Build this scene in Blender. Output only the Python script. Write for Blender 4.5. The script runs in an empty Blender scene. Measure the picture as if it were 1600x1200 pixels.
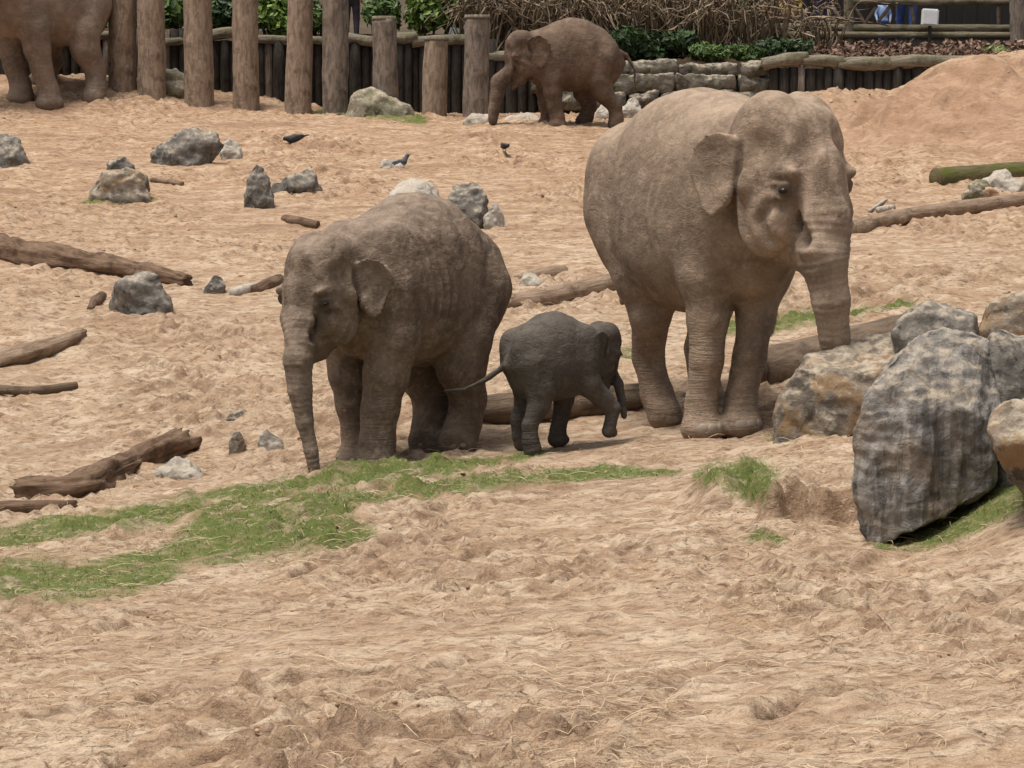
import bpy, bmesh, math, random
import numpy as np
from mathutils import Vector, Matrix

R = math.radians
random.seed(7)
RNG = np.random.default_rng(7)
scene = bpy.context.scene
C = scene.collection

# ------------------------------------------------------------------ camera
F_PX = 4537.0                 # focal length in pixels of the 1600 x 1200 photograph
PITCH = R(5.1)
ZC = 2.32
CAM = np.array([0.0, 0.0, ZC])
cam_data = bpy.data.cameras.new('camera')
cam_data.sensor_width = 36.0
cam_data.lens = 36.0 * F_PX / 1600.0
cam_data.clip_start = 0.1
cam_data.clip_end = 1500.0
cam = bpy.data.objects.new('camera', cam_data)
C.objects.link(cam)
cam.location = CAM
cam.rotation_euler = (math.pi / 2 - PITCH, 0, 0)
scene.camera = cam

# ------------------------------------------------------------------ light
SUN_EL, SUN_AZ = R(74), R(-120)      # azimuth of the sun seen from the scene, from +Y clockwise
world = bpy.data.worlds.new('World')
scene.world = world
world.use_nodes = True
wn = world.node_tree.nodes
wl = world.node_tree.links
bgn = wn['Background']
sky = wn.new('ShaderNodeTexSky')
sky.sky_type = 'NISHITA'
sky.sun_disc = False
sky.sun_elevation = SUN_EL
sky.sun_rotation = SUN_AZ
sky.air_density = 1.0
sky.dust_density = 4.0
sky.ozone_density = 1.0
hsv = wn.new('ShaderNodeHueSaturation')      # a bright cloud cover: the sky's light with little blue in it
hsv.inputs['Saturation'].default_value = 0.3
wl.new(sky.outputs[0], hsv.inputs['Color'])
wl.new(hsv.outputs[0], bgn.inputs['Color'])
bgn.inputs['Strength'].default_value = 0.095
sun_d = bpy.data.lights.new('sun', 'SUN')
sun_d.energy = 2.6
sun_d.angle = R(22)
sun_d.color = (1.0, 0.95, 0.89)
sun = bpy.data.objects.new('sun', sun_d)
C.objects.link(sun)
sv = Vector((math.sin(SUN_AZ) * math.cos(SUN_EL), math.cos(SUN_AZ) * math.cos(SUN_EL), math.sin(SUN_EL)))
sun.rotation_euler = sv.to_track_quat('Z', 'Y').to_euler()
sun.location = sv * 60
scene.view_settings.view_transform = 'Standard'
scene.view_settings.look = 'None'
scene.view_settings.gamma = 1.0
scene.view_settings.use_curve_mapping = False
scene.view_settings.exposure = 0.42

# ------------------------------------------------------------------ noise
_perm = np.random.default_rng(3).permutation(512).astype(np.int64)
_perm = np.concatenate([_perm, _perm, _perm])
_grad = np.random.default_rng(4).normal(size=(512, 3)).astype(np.float32)
_grad /= np.linalg.norm(_grad, axis=1, keepdims=True)


def gnoise(p):
    """gradient noise at points p (N,3), about -1..1"""
    p = np.asarray(p, np.float32)
    i = np.floor(p).astype(np.int64)
    f = p - i
    u = f * f * f * (f * (f * 6 - 15) + 10)
    i &= 511
    out = np.zeros(len(p), np.float32)
    for dx in (0, 1):
        wx = u[:, 0] if dx else 1 - u[:, 0]
        for dy in (0, 1):
            wy = u[:, 1] if dy else 1 - u[:, 1]
            for dz in (0, 1):
                wz = u[:, 2] if dz else 1 - u[:, 2]
                h = _perm[_perm[_perm[i[:, 0] + dx] + i[:, 1] + dy] + i[:, 2] + dz]
                g = _grad[h]
                out += wx * wy * wz * (g[:, 0] * (f[:, 0] - dx) + g[:, 1] * (f[:, 1] - dy) + g[:, 2] * (f[:, 2] - dz))
    return out * 1.6


def fbm(p, octaves=4, gain=0.5, lac=2.03, ridged=False):
    p = np.asarray(p, np.float32)
    a, s = 1.0, np.zeros(len(p), np.float32)
    for o in range(octaves):
        n = gnoise(p + o * 17.3)
        if ridged:
            n = 1 - 2 * np.abs(n)
        s += a * n
        p = p * lac
        a *= gain
    return s


def sstep(a, b, x):
    t = np.clip((x - a) / (b - a), 0, 1)
    return t * t * (3 - 2 * t)


# ------------------------------------------------------------------ photo pixels to directions and points
cp, sp = math.cos(PITCH), math.sin(PITCH)


def ray(px, py):
    u, v = (px - 800) / F_PX, (600 - py) / F_PX
    return np.array([u, cp + v * sp, -sp + v * cp])


def at(px, py, Y):
    d = ray(px, py)
    return CAM + d * (Y / d[1])


def proj(p):
    p = np.asarray(p, float) - CAM
    z = p[..., 1] * cp - p[..., 2] * sp
    u = p[..., 0] / z
    v = (p[..., 1] * sp + p[..., 2] * cp) / z
    return 800 + u * F_PX, 600 - v * F_PX


# ------------------------------------------------------------------ terrain shape
def _curve(xs, ys, n=600):
    xs, ys = np.array(xs, float), np.array(ys, float)
    X = np.linspace(xs[0], xs[-1], n)
    Y = np.interp(X, xs, ys)
    k = np.hanning(31)
    k /= k.sum()
    Yp = np.concatenate([np.linspace(Y[0] - (Y[1] - Y[0]) * 15, Y[0] - (Y[1] - Y[0]), 15), Y,
                         np.linspace(Y[-1] + (Y[-1] - Y[-2]), Y[-1] + (Y[-1] - Y[-2]) * 15, 15)])
    return X, np.convolve(Yp, k, 'valid')


_prof = [(6.5, 1680), (8.0, 1420), (9.6, 1245), (12.5, 1035), (15.5, 890), (19, 753), (21, 697), (22.6, 633), (25.5, 515),
         (29.5, 405), (35, 300), (40, 222), (42.5, 190)]
_pd = [a for a, b in _prof]
_pz = [at(800, b, a)[2] for a, b in _prof]
_pd += [44.5, 47, 50, 60]
_pz += [_pz[-1] + 0.1, _pz[-1] + 0.12, _pz[-1] + 0.14, _pz[-1] + 0.2]
PX_, PZ_ = _curve(_pd, _pz)


def terr(x, y):
    """large shape of the ground, metres"""
    x = np.asarray(x, float)
    y = np.asarray(y, float)
    z = np.interp(y, PX_, PZ_)
    z = z + 0.078 * (1 - sstep(22.5, 33, y)) * 9 * np.tanh(x / 9)
    # bank that rises behind the elephants on the left, towards the tall posts
    z = z + 0.62 * sstep(-1.2, -6.2, x) * sstep(43.0, 46.2, y - 0.25 * (x + 6))
    # sand mound on the right with an eroded front
    m = sstep(3.2, 4.4, x) * 0.46 + sstep(5.2, 6.6, x) * 0.56 - 0.2 * sstep(7.2, 9.0, x)
    fy = y - 0.25 * np.sin(x * 2.1) - 0.15 * np.sin(x * 5.3 + 1)
    z = z + m * (0.45 * sstep(36.6, 39.5, fy) + 0.55 * sstep(39.2, 40.9, fy)) * (1 - sstep(42.0, 43.2, y))
    # terraced planting behind the palisade and the stone wall
    back = ZC + 0.9 + 0.1 * np.clip(y - 45, 0, 4.2) + 0.3 * sstep(-1.5, -5, x)
    z = z + (back - z) * sstep(46.15, 46.5, y + 0.0 * x + 0.9 * sstep(-0.2, 0.6, x))
    # dip where the adult's hind feet stand
    z = z - 0.07 * np.exp(-((x - 1.1) / 0.7) ** 2 - ((y - 22.0) / 0.6) ** 2)
    # low earth bank behind the calf
    z = z + 0.14 * np.exp(-((y - 22.75 - 0.1 * x) / 0.22) ** 2) * sstep(-1.4, -0.5, x) * (1 - sstep(0.6, 1.2, x))
    # sandy shelf between the boulders with a broken front edge
    inx = sstep(1.38, 1.5, x + 0.05 * np.sin(y * 9)) * (1 - sstep(2.35, 2.6, x))
    edge = 16.35 + 0.07 * np.sin(x * 9) + 0.04 * np.sin(x * 23 + 2)
    up = sstep(edge - 0.05, edge + 0.03, y)
    z = z + inx * 0.2 * up * (1 - sstep(16.5, 19.6, y))
    # hummock beside the shelf
    z = z + 0.2 * np.exp(-((x - 1.27) / 0.16) ** 2 - ((y - 17.55) / 0.55) ** 2)
    # long rut below the grass strip
    rut = y - (15.0 + 0.9 * (x + 1.4))
    z = z - 0.05 * np.exp(-(rut / 0.16) ** 2) * sstep(-2.6, -1.8, x) * (1 - sstep(0.2, 0.8, x))
    # the boulder's footing
    z = z + 0.075 * np.exp(-((x - 2.15) / 0.55) ** 2 - ((y - 19.3) / 0.75) ** 2)
    # rocks at the right stand on a rise
    z = z + 0.28 * sstep(1.98, 2.8, x) * np.exp(-((y - 15.5) / 1.35) ** 2)
    return z


_dr = np.random.default_rng(12)
DENTS = np.stack([_dr.uniform(-5, 5, 420), 8.5 + 33 * _dr.uniform(0, 1, 420) ** 1.25, _dr.uniform(.07, .2, 420), _dr.uniform(.012, .045, 420)], 1)


def dents(x, y):
    """old footprints pressed into the soil"""
    z = np.zeros(len(x))
    for cx, cy_, r, d in DENTS:
        m = (np.abs(x - cx) < 2.2 * r) & (np.abs(y - cy_) < 2.2 * r)
        if m.any():
            q = np.hypot((x[m] - cx), (y[m] - cy_)) / r
            z[m] += -d * (1 - sstep(.55, 1.05, q)) + .5 * d * np.exp(-((q - 1.25) / .28) ** 2)
    return z


RUTS = [[(455, 900), (490, 890), (560, 874), (640, 862), (720, 848)], [(40, 1135), (180, 1108), (300, 1096), (430, 1088)], [(380, 1075), (520, 1062), (760, 1040)], [(840, 978), (920, 972), (1010, 968)],
        [(880, 1165), (960, 1120), (1040, 1075), (1110, 1040)], [(1240, 888), (1300, 884), (1350, 892)], [(150, 935), (260, 930), (330, 938)], [(600, 980), (700, 968)], [(1160, 1010), (1260, 985), (1340, 990)],
        [(420, 1180), (520, 1150), (640, 1140)], [(1180, 1120), (1270, 1090), (1400, 1075)], [(1060, 800), (1120, 790), (1170, 800)], [(1400, 440), (1500, 430), (1600, 415)], [(1330, 470), (1450, 450), (1560, 440)]]
_rw = None


def ruts(x, y):
    """broken furrows in the soil with a raised lip"""
    global _rw
    if _rw is None:
        _rw = [np.array([ground_at(*q)[:2] for q in r]) for r in RUTS]
    z = np.zeros(len(x))
    for k, pl in enumerate(_rw):
        m = (x > pl[:, 0].min() - .3) & (x < pl[:, 0].max() + .3) & (y > pl[:, 1].min() - .4) & (y < pl[:, 1].max() + .4)
        if not m.any():
            continue
        P = np.stack([x[m], y[m]], 1)
        n = gnoise(np.stack([P[:, 0] * 3, P[:, 1] * 3, np.full(len(P), k * 3.3)], 1))
        P = P + .06 * np.stack([n, n], 1)
        d, a = poly_dist(P, pl)
        L = np.linalg.norm(np.diff(pl, axis=0), axis=1).sum()
        e = np.clip(np.minimum(a, L - a) / .15, 0, 1) * np.clip(.7 + n, .15, 1.2)
        z[m] += e * (-.075 * np.exp(-(d / .055) ** 2) + .035 * np.exp(-((d - .15) / .08) ** 2))
    return z


def relief(x, y):
    """churned soil, metres"""
    sh = np.shape(x)
    x = np.ravel(x).astype(np.float32)
    y = np.ravel(y).astype(np.float32)
    near = 1 - sstep(24, 40, y)
    w = np.stack([x * 1.0, y * 1.0, np.zeros_like(x)], 1)
    wx = x + 0.25 * gnoise(w * 1.7 + 5)
    wy = y + 0.25 * gnoise(w * 1.7 + 31)
    tx, ty = wx * 0.98 - wy * 0.17, wx * 0.17 + wy * 0.98
    big = gnoise(np.stack([tx * 0.45, ty * 0.6, 0 * x], 1))
    mid = gnoise(np.stack([tx * 1.7, ty * 2.3, 0 * x + 3], 1))
    cl = np.abs(gnoise(np.stack([tx * 3.2, ty * 5.0, 0 * x + 9], 1)))
    cl2 = np.abs(gnoise(np.stack([tx * 6.5, ty * 10.5, 0 * x + 19], 1)))
    fi = fbm(np.stack([tx * 15, ty * 17, 0 * x + 29], 1), 2)
    churn = 0.22 + 0.78 * sstep(-0.3, 0.4, gnoise(np.stack([x * 0.5 + 11, y * 0.35, 0 * x], 1)))
    churn = churn * (1.0 + 0.45 * (1 - sstep(9, 14, y)))
    churn = np.maximum(churn, 1.15 * np.exp(-((x + 2.6) / 1.0) ** 2 - ((y - 23.5) / 2.2) ** 2))
    z = 0.05 * big + 0.03 * mid + churn * (0.10 * cl + 0.075 * cl2 + 0.024 * fi)
    z += dents(x, y) + ruts(x, y)
    # the worn edge of the mound and the shelf
    md = sstep(3.6, 4.8, x) * np.exp(-((y - 39.8) / 1.8) ** 2)
    st_ = (0.9 * x + 0.55 * y + 0.5 * gnoise(np.stack([x * .9, y * .9, 0 * x + 44], 1))) * 1.15
    z += md * 0.12 * (sstep(.1, .4, st_ % 1) - (st_ % 1))
    z += md * (0.36 * (0.35 - np.abs(gnoise(np.stack([x * 1.0, y * 0.75, 0 * x + 40], 1)))) + 0.14 * (0.4 - np.abs(gnoise(np.stack([x * 2.9, y * 1.6, 0 * x + 50], 1)))))
    return (z - 0.02).reshape(sh)


def gz(x, y):
    x = np.atleast_1d(np.asarray(x, float))
    y = np.atleast_1d(np.asarray(y, float))
    r = terr(x, y) + relief(x, y)
    return r if len(r) > 1 else float(r[0])


def ground_at(px, py, lo=6.0, hi=60.0):
    """where the pixel's ray first meets the ground"""
    d = ray(px, py)
    Ys = np.arange(lo, hi, 0.03)
    P = CAM[None] + d[None] * (Ys / d[1])[:, None]
    g = terr(P[:, 0], P[:, 1])
    i = np.argmax(P[:, 2] <= g)
    if P[i, 2] > g[i]:
        i = len(Ys) - 1
    return P[i]


# ------------------------------------------------------------------ meshes, names, labels
def tag(o, label=None, cat=None, group=None, kind=None):
    if label:
        o['label'] = label
    if cat:
        o['category'] = cat
    if group:
        o['group'] = group
    if kind:
        o['kind'] = kind
    return o


def empty(name, loc=(0, 0, 0), rz=0.0):
    o = bpy.data.objects.new(name, None)
    o.empty_display_size = 0.2
    C.objects.link(o)
    o.location = loc
    o.rotation_euler = (0, 0, rz)
    return o


def mesh_obj(name, verts, faces, mat=None, parent=None, smooth=True, loc=None):
    """verts (N,3) array; faces an (M,k) array or a list"""
    me = bpy.data.meshes.new(name)
    verts = np.asarray(verts, np.float32)
    if isinstance(faces, np.ndarray):
        k = faces.shape[1]
        me.vertices.add(len(verts))
        me.vertices.foreach_set('co', verts.ravel())
        me.loops.add(faces.size)
        me.loops.foreach_set('vertex_index', faces.ravel().astype(np.int32))
        me.polygons.add(len(faces))
        me.polygons.foreach_set('loop_start', np.arange(0, faces.size, k, dtype=np.int32))
        me.update(calc_edges=True)
        me.validate()
    else:
        me.from_pydata([tuple(v) for v in verts], [], faces)
        me.update()
    me.polygons.foreach_set('use_smooth', np.full(len(me.polygons), smooth))
    if mat:
        me.materials.append(mat)
    o = bpy.data.objects.new(name, me)
    C.objects.link(o)
    if parent:
        o.parent = parent
    if loc is not None:
        o.location = loc
    return o


def add_attr(o, name, vals):
    a = o.data.attributes.new(name, 'FLOAT', 'POINT')
    a.data.foreach_set('value', np.asarray(vals, np.float32))


class NT:
    """a small helper that writes node materials"""

    def __init__(s, name, rough=0.9, spec=0.25):
        s.m = bpy.data.materials.new(name)
        s.m.use_nodes = True
        s.n = s.m.node_tree.nodes
        s.l = s.m.node_tree.links
        s.b = s.n['Principled BSDF']
        s.b.inputs['Roughness'].default_value = rough
        s.b.inputs['Specular IOR Level'].default_value = spec

    def new(s, t, **kw):
        n = s.n.new('ShaderNode' + t)
        for k, v in kw.items():
            setattr(n, k, v)
        return n

    def put(s, sock, v):
        if hasattr(v, 'is_linked') or isinstance(v, bpy.types.NodeSocket):
            s.l.new(v, sock)
        elif v is not None:
            sock.default_value = v

    def coord(s, which='Object', scale=(1, 1, 1), rot=(0, 0, 0)):
        t = s.new('TexCoord')
        mp = s.new('Mapping')
        mp.inputs['Scale'].default_value = scale
        mp.inputs['Rotation'].default_value = rot
        s.l.new(t.outputs[which], mp.inputs[0])
        return mp.outputs[0]

    def geo(s, scale=(1, 1, 1)):
        t = s.new('NewGeometry')
        mp = s.new('Mapping')
        mp.inputs['Scale'].default_value = scale
        s.l.new(t.outputs['Position'], mp.inputs[0])
        return mp.outputs[0]

    def noise(s, vec, scale, detail=4, rough=0.55, dist=0.0):
        n = s.new('TexNoise')
        s.put(n.inputs['Vector'], vec)
        n.inputs['Scale'].default_value = scale
        n.inputs['Detail'].default_value = detail
        n.inputs['Roughness'].default_value = rough
        n.inputs['Distortion'].default_value = dist
        return n.outputs['Fac']

    def voro(s, vec, scale, feature='F1', rnd=1.0):
        n = s.new('TexVoronoi', feature=feature)
        s.put(n.inputs['Vector'], vec)
        n.inputs['Scale'].default_value = scale
        n.inputs['Randomness'].default_value = rnd
        return n.outputs['Distance']

    def wave(s, vec, scale, dist=2.0, detail=2.0, axis='Z'):
        n = s.new('TexWave', bands_direction=axis)
        s.put(n.inputs['Vector'], vec)
        n.inputs['Scale'].default_value = scale
        n.inputs['Distortion'].default_value = dist
        n.inputs['Detail'].default_value = detail
        return n.outputs['Fac']

    def ramp(s, fac, a, b, lo=0.0, hi=1.0):
        n = s.new('MapRange', interpolation_type='SMOOTHSTEP')
        s.put(n.inputs['Value'], fac)
        n.inputs['From Min'].default_value = a
        n.inputs['From Max'].default_value = b
        n.inputs['To Min'].default_value = lo
        n.inputs['To Max'].default_value = hi
        return n.outputs['Result']

    def math(s, op, a, b=None):
        n = s.new('Math', operation=op)
        s.put(n.inputs[0], a)
        if b is not None:
            s.put(n.inputs[1], b)
        return n.outputs[0]

    def mix(s, fac, a, b, blend='MIX'):
        n = s.new('Mix', data_type='RGBA', blend_type=blend)
        s.put(n.inputs[0], fac)
        for sock, v in ((n.inputs[6], a), (n.inputs[7], b)):
            if isinstance(v, tuple):
                v = (*v, 1.0) if len(v) == 3 else v
            s.put(sock, v)
        return n.outputs[2]

    def attr(s, name):
        n = s.new('Attribute', attribute_name=name)
        return n.outputs['Fac']

    def objrand(s):
        return s.new('ObjectInfo').outputs['Random']

    def bump(s, height, strength=0.5, dist=0.02):
        prev = s.b.inputs['Normal'].links[0].from_socket if s.b.inputs['Normal'].is_linked else None
        n = s.new('Bump')
        n.inputs['Strength'].default_value = strength
        n.inputs['Distance'].default_value = dist
        s.put(n.inputs['Height'], height)
        if prev:
            s.l.new(prev, n.inputs['Normal'])
        s.l.new(n.outputs[0], s.b.inputs['Normal'])

    def color(s, c):
        if isinstance(c, tuple):
            c = (*c, 1.0) if len(c) == 3 else c
        s.put(s.b.inputs['Base Color'], c)


# ------------------------------------------------------------------ signed distance fields -> one skin
class Field:
    def __init__(s, lo, hi, h):
        s.lo = np.array(lo, np.float32)
        s.h = h
        s.n = np.ceil((np.array(hi) - s.lo) / h).astype(int) + 1
        s.F = np.full(s.n, 10.0, np.float32)

    def _sl(s, lo, hi):
        a = np.clip(np.floor((np.array(lo) - s.lo) / s.h).astype(int), 0, s.n)
        b = np.clip(np.ceil((np.array(hi) - s.lo) / s.h).astype(int) + 1, 0, s.n)
        sl = tuple(slice(i, j) for i, j in zip(a, b))
        ax = [s.lo[i] + s.h * np.arange(a[i], b[i], dtype=np.float32) for i in range(3)]
        return sl, np.meshgrid(*ax, indexing='ij', sparse=True)

    def put(s, fn, lo, hi, k=0.05, sub=False):
        m = k + 3 * s.h
        sl, (X, Y, Z) = s._sl(np.array(lo) - m, np.array(hi) + m)
        cur = s.F[sl]
        if cur.size == 0:
            return
        d = fn(X, Y, Z).astype(np.float32)
        if sub:
            hh = np.maximum(k - np.abs(cur + d), 0) / k
            s.F[sl] = np.maximum(cur, -d) + hh * hh * k * 0.25
        else:
            hh = np.maximum(k - np.abs(cur - d), 0) / k
            s.F[sl] = np.minimum(cur, d) - hh * hh * k * 0.25

    def cone(s, a, b, ra, rb, k=0.05, sub=False):
        a, b = np.array(a, float), np.array(b, float)
        ab = b - a
        L2 = max(float(ab @ ab), 1e-9)

        def fn(X, Y, Z):
            t = np.clip(((X - a[0]) * ab[0] + (Y - a[1]) * ab[1] + (Z - a[2]) * ab[2]) / L2, 0, 1)
            return np.sqrt((X - a[0] - t * ab[0]) ** 2 + (Y - a[1] - t * ab[1]) ** 2 + (Z - a[2] - t * ab[2]) ** 2) - (ra + t * (rb - ra))
        r = max(ra, rb)
        s.put(fn, np.minimum(a, b) - r, np.maximum(a, b) + r, k, sub)

    def chain(s, pts, rad, k=0.05):
        """several cones as one limb, joined to the rest with blend k"""
        pts = [np.array(p, float) for p in pts]
        rm = max(rad)

        def fn(X, Y, Z):
            d = None
            for i in range(len(pts) - 1):
                a, b = pts[i], pts[i + 1]
                ab = b - a
                L2 = max(float(ab @ ab), 1e-9)
                t = np.clip(((X - a[0]) * ab[0] + (Y - a[1]) * ab[1] + (Z - a[2]) * ab[2]) / L2, 0, 1)
                q = np.sqrt((X - a[0] - t * ab[0]) ** 2 + (Y - a[1] - t * ab[1]) ** 2 + (Z - a[2] - t * ab[2]) ** 2) - (rad[i] + t * (rad[i + 1] - rad[i]))
                if d is None:
                    d = q
                else:
                    kk = 0.35 * rad[i]
                    hh = np.maximum(kk - np.abs(d - q), 0) / kk
                    d = np.minimum(d, q) - hh * hh * kk * 0.25
            return d
        s.put(fn, np.min(pts, 0) - rm, np.max(pts, 0) + rm, k)

    def ell(s, c, r, k=0.05, M=None, sub=False):
        """ellipsoid; M columns are its axes"""
        c, r = np.array(c, float), np.array(r, float)
        M = np.eye(3) if M is None else np.array(M)

        def fn(X, Y, Z):
            x, y, z = X - c[0], Y - c[1], Z - c[2]
            q = [(x * M[0, i] + y * M[1, i] + z * M[2, i]) for i in range(3)]
            k0 = np.sqrt((q[0] / r[0]) ** 2 + (q[1] / r[1]) ** 2 + (q[2] / r[2]) ** 2) + 1e-6
            k1 = np.sqrt((q[0] / r[0] ** 2) ** 2 + (q[1] / r[1] ** 2) ** 2 + (q[2] / r[2] ** 2) ** 2) + 1e-6
            return k0 * (k0 - 1) / k1
        e = np.sqrt(((M * r[None]) ** 2).sum(1))
        s.put(fn, c - e, c + e, k, sub)

    def loft(s, st, k=0.05, n=2.3):
        """body along x: rows of (x, top, bottom, half width)"""
        st = np.array(st, float)
        xs = np.linspace(st[0, 0], st[-1, 0], 160)
        cols = []
        for c in (1, 2, 3):
            v = np.interp(xs, st[:, 0], st[:, c])
            kk = np.hanning(15)
            kk /= kk.sum()
            v = np.convolve(np.pad(v, 7, mode='edge'), kk, 'valid')
            cols.append(v)
        tp, bt, hw = cols

        def fn(X, Y, Z):
            xc = np.clip(X, xs[0], xs[-1])
            t = np.interp(xc, xs, tp)
            b = np.interp(xc, xs, bt)
            w = np.interp(xc, xs, hw)
            hh = (t - b) / 2
            zc = (t + b) / 2
            # narrower towards the spine than at the belly
            zz = (Z - zc) / hh
            ww = w * (1 - 0.10 * np.clip(zz, -1, 1))
            q = (np.abs(Y / ww) ** n + np.abs(zz) ** n) ** (1 / n)
            d = (q - 1) * np.minimum(w, hh)
            dx = np.abs(X - xc)
            return np.sqrt(np.maximum(d, 0) ** 2 + dx ** 2) + np.minimum(d, 0)
        s.put(fn, (st[:, 0].min(), -st[:, 3].max(), st[:, 2].min()), (st[:, 0].max(), st[:, 3].max(), st[:, 1].max()), k)

    def flap(s, poly, org, U, V, Wd, thick, curve, k=0.03):
        """thin sheet with outline poly in (u,v), bent along its normal by curve(u,v)"""
        poly = np.array(poly, float)
        org, U, V, Wd = (np.array(q, float) for q in (org, U, V, Wd))
        pts = org + poly[:, :1] * U + poly[:, 1:] * V
        cv = curve(poly[:, 0], poly[:, 1])
        pts = np.concatenate([pts, pts + np.outer(cv, Wd), pts + Wd * 0.1, pts - Wd * 0.1])

        def fn(X, Y, Z):
            x, y, z = X - org[0], Y - org[1], Z - org[2]
            u = x * U[0] + y * U[1] + z * U[2]
            v = x * V[0] + y * V[1] + z * V[2]
            w = x * Wd[0] + y * Wd[1] + z * Wd[2]
            w = w - curve(u, v)
            d2 = np.full(u.shape, 1e9, np.float32)
            sg = np.ones(u.shape, np.float32)
            m = len(poly)
            for i in range(m):
                a, b = poly[i], poly[i - 1]
                e = b - a
                wu, wv = u - a[0], v - a[1]
                t = np.clip((wu * e[0] + wv * e[1]) / (e @ e), 0, 1)
                d2 = np.minimum(d2, (wu - e[0] * t) ** 2 + (wv - e[1] * t) ** 2)
                c1, c2 = v >= a[1], v < b[1]
                c3 = e[0] * wv > e[1] * wu
                fl = (c1 & c2 & c3) | (~c1 & ~c2 & ~c3)
                sg = np.where(fl, -sg, sg)
            d = sg * np.sqrt(d2)
            return np.maximum(d, np.abs(w) - thick) * 0.8 + 0.2 * np.sqrt(np.maximum(d, 0) ** 2 + np.maximum(np.abs(w) - thick, 0) ** 2)
        s.put(fn, pts.min(0), pts.max(0), k)

    def mesh(s, smooth=2):
        F = s.F
        S = F < 0
        cells = np.zeros(s.n - 1, np.int8)
        for a in (0, 1):
            for b in (0, 1):
                for c in (0, 1):
                    cells += S[a:s.n[0] - 1 + a, b:s.n[1] - 1 + b, c:s.n[2] - 1 + c]
        act = (cells > 0) & (cells < 8)
        ids = np.argwhere(act)
        lut = np.full(act.shape, -1, np.int64)
        lut[act] = np.arange(len(ids))
        cor = [(a, b, c) for a in (0, 1) for b in (0, 1) for c in (0, 1)]
        val = {q: F[ids[:, 0] + q[0], ids[:, 1] + q[1], ids[:, 2] + q[2]] for q in cor}
        pos = np.zeros((len(ids), 3))
        cnt = np.zeros(len(ids))
        for q in cor:
            for ax in range(3):
                if q[ax] == 0:
                    r = list(q)
                    r[ax] = 1
                    r = tuple(r)
                    A, B = val[q], val[r]
                    m = (A < 0) != (B < 0)
                    t = np.where(m, A / np.where(m, A - B, 1), 0)
                    p = np.tile(np.array(q, float), (len(ids), 1))
                    p[:, ax] += t
                    pos += p * m[:, None]
                    cnt += m
        V = s.lo + s.h * (ids + pos / cnt[:, None])
        faces = []
        for ax in range(3):
            o1, o2 = [(1, 2), (2, 0), (0, 1)][ax]
            sl0 = [slice(0, None)] * 3
            sl1 = [slice(0, None)] * 3
            sl0[ax] = slice(0, -1)
            sl1[ax] = slice(1, None)
            A, B = S[tuple(sl0)], S[tuple(sl1)]
            e = np.argwhere(A != B)
            e = e[(e[:, o1] > 0) & (e[:, o2] > 0) & (e[:, o1] < s.n[o1] - 1) & (e[:, o2] < s.n[o2] - 1)]
            fl = A[e[:, 0], e[:, 1], e[:, 2]]
            d1 = np.zeros(3, int)
            d1[o1] = 1
            d2 = np.zeros(3, int)
            d2[o2] = 1
            q = [e - d1 - d2, e - d2, e, e - d1]
            q = np.stack([lut[t[:, 0], t[:, 1], t[:, 2]] for t in q], 1)
            q = np.where(fl[:, None], q, q[:, ::-1])
            faces.append(q)
        faces = np.concatenate(faces)
        faces = faces[(faces >= 0).all(1)]
        for _ in range(smooth):
            acc = np.zeros_like(V)
            n = np.zeros(len(V))
            for i in range(4):
                a, b = faces[:, i], faces[:, (i + 1) % 4]
                for c in range(3):
                    acc[:, c] += np.bincount(a, V[b, c], len(V)) + np.bincount(b, V[a, c], len(V))
                n += np.bincount(a, minlength=len(V)) + np.bincount(b, minlength=len(V))
            V = 0.5 * V + 0.5 * acc / np.maximum(n, 1)[:, None]
        return V, faces


def vert_normals(V, faces):
    a = V[faces[:, 2]] - V[faces[:, 0]]
    b = V[faces[:, 3]] - V[faces[:, 1]]
    fn = np.cross(a, b)
    N = np.zeros_like(V)
    for i in range(4):
        for c in range(3):
            N[:, c] += np.bincount(faces[:, i], fn[:, c], len(V))
    return N / (np.linalg.norm(N, axis=1, keepdims=True) + 1e-9)


def poly_dist(P, pts):
    """distance from points P to a polyline and the length along it"""
    pts = np.array(pts, float)
    best = np.full(len(P), 1e9)
    arc = np.zeros(len(P))
    L = 0.0
    for a, b in zip(pts[:-1], pts[1:]):
        ab = b - a
        l = np.linalg.norm(ab)
        t = np.clip(((P - a) @ ab) / max(l * l, 1e-9), 0, 1)
        d = np.linalg.norm(P - a - t[:, None] * ab, axis=1)
        m = d < best
        best[m] = d[m]
        arc[m] = L + t[m] * l
        L += l
    return best, arc


MAT_EYE = NT('eye_dark', 0.3, 0.4)
MAT_EYE.color((0.012, 0.008, 0.006))
MAT_EYE = MAT_EYE.m


def ball(nu, nv):
    v, f = [], []
    for i in range(nv + 1):
        t = math.pi * i / nv
        for k in range(nu):
            a = 2 * math.pi * k / nu
            v.append((math.sin(t) * math.cos(a), math.sin(t) * math.sin(a), math.cos(t)))
    for i in range(nv):
        for k in range(nu):
            f.append((i * nu + k, (i + 1) * nu + k, (i + 1) * nu + (k + 1) % nu, i * nu + (k + 1) % nu))
    return np.array(v), f


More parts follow.
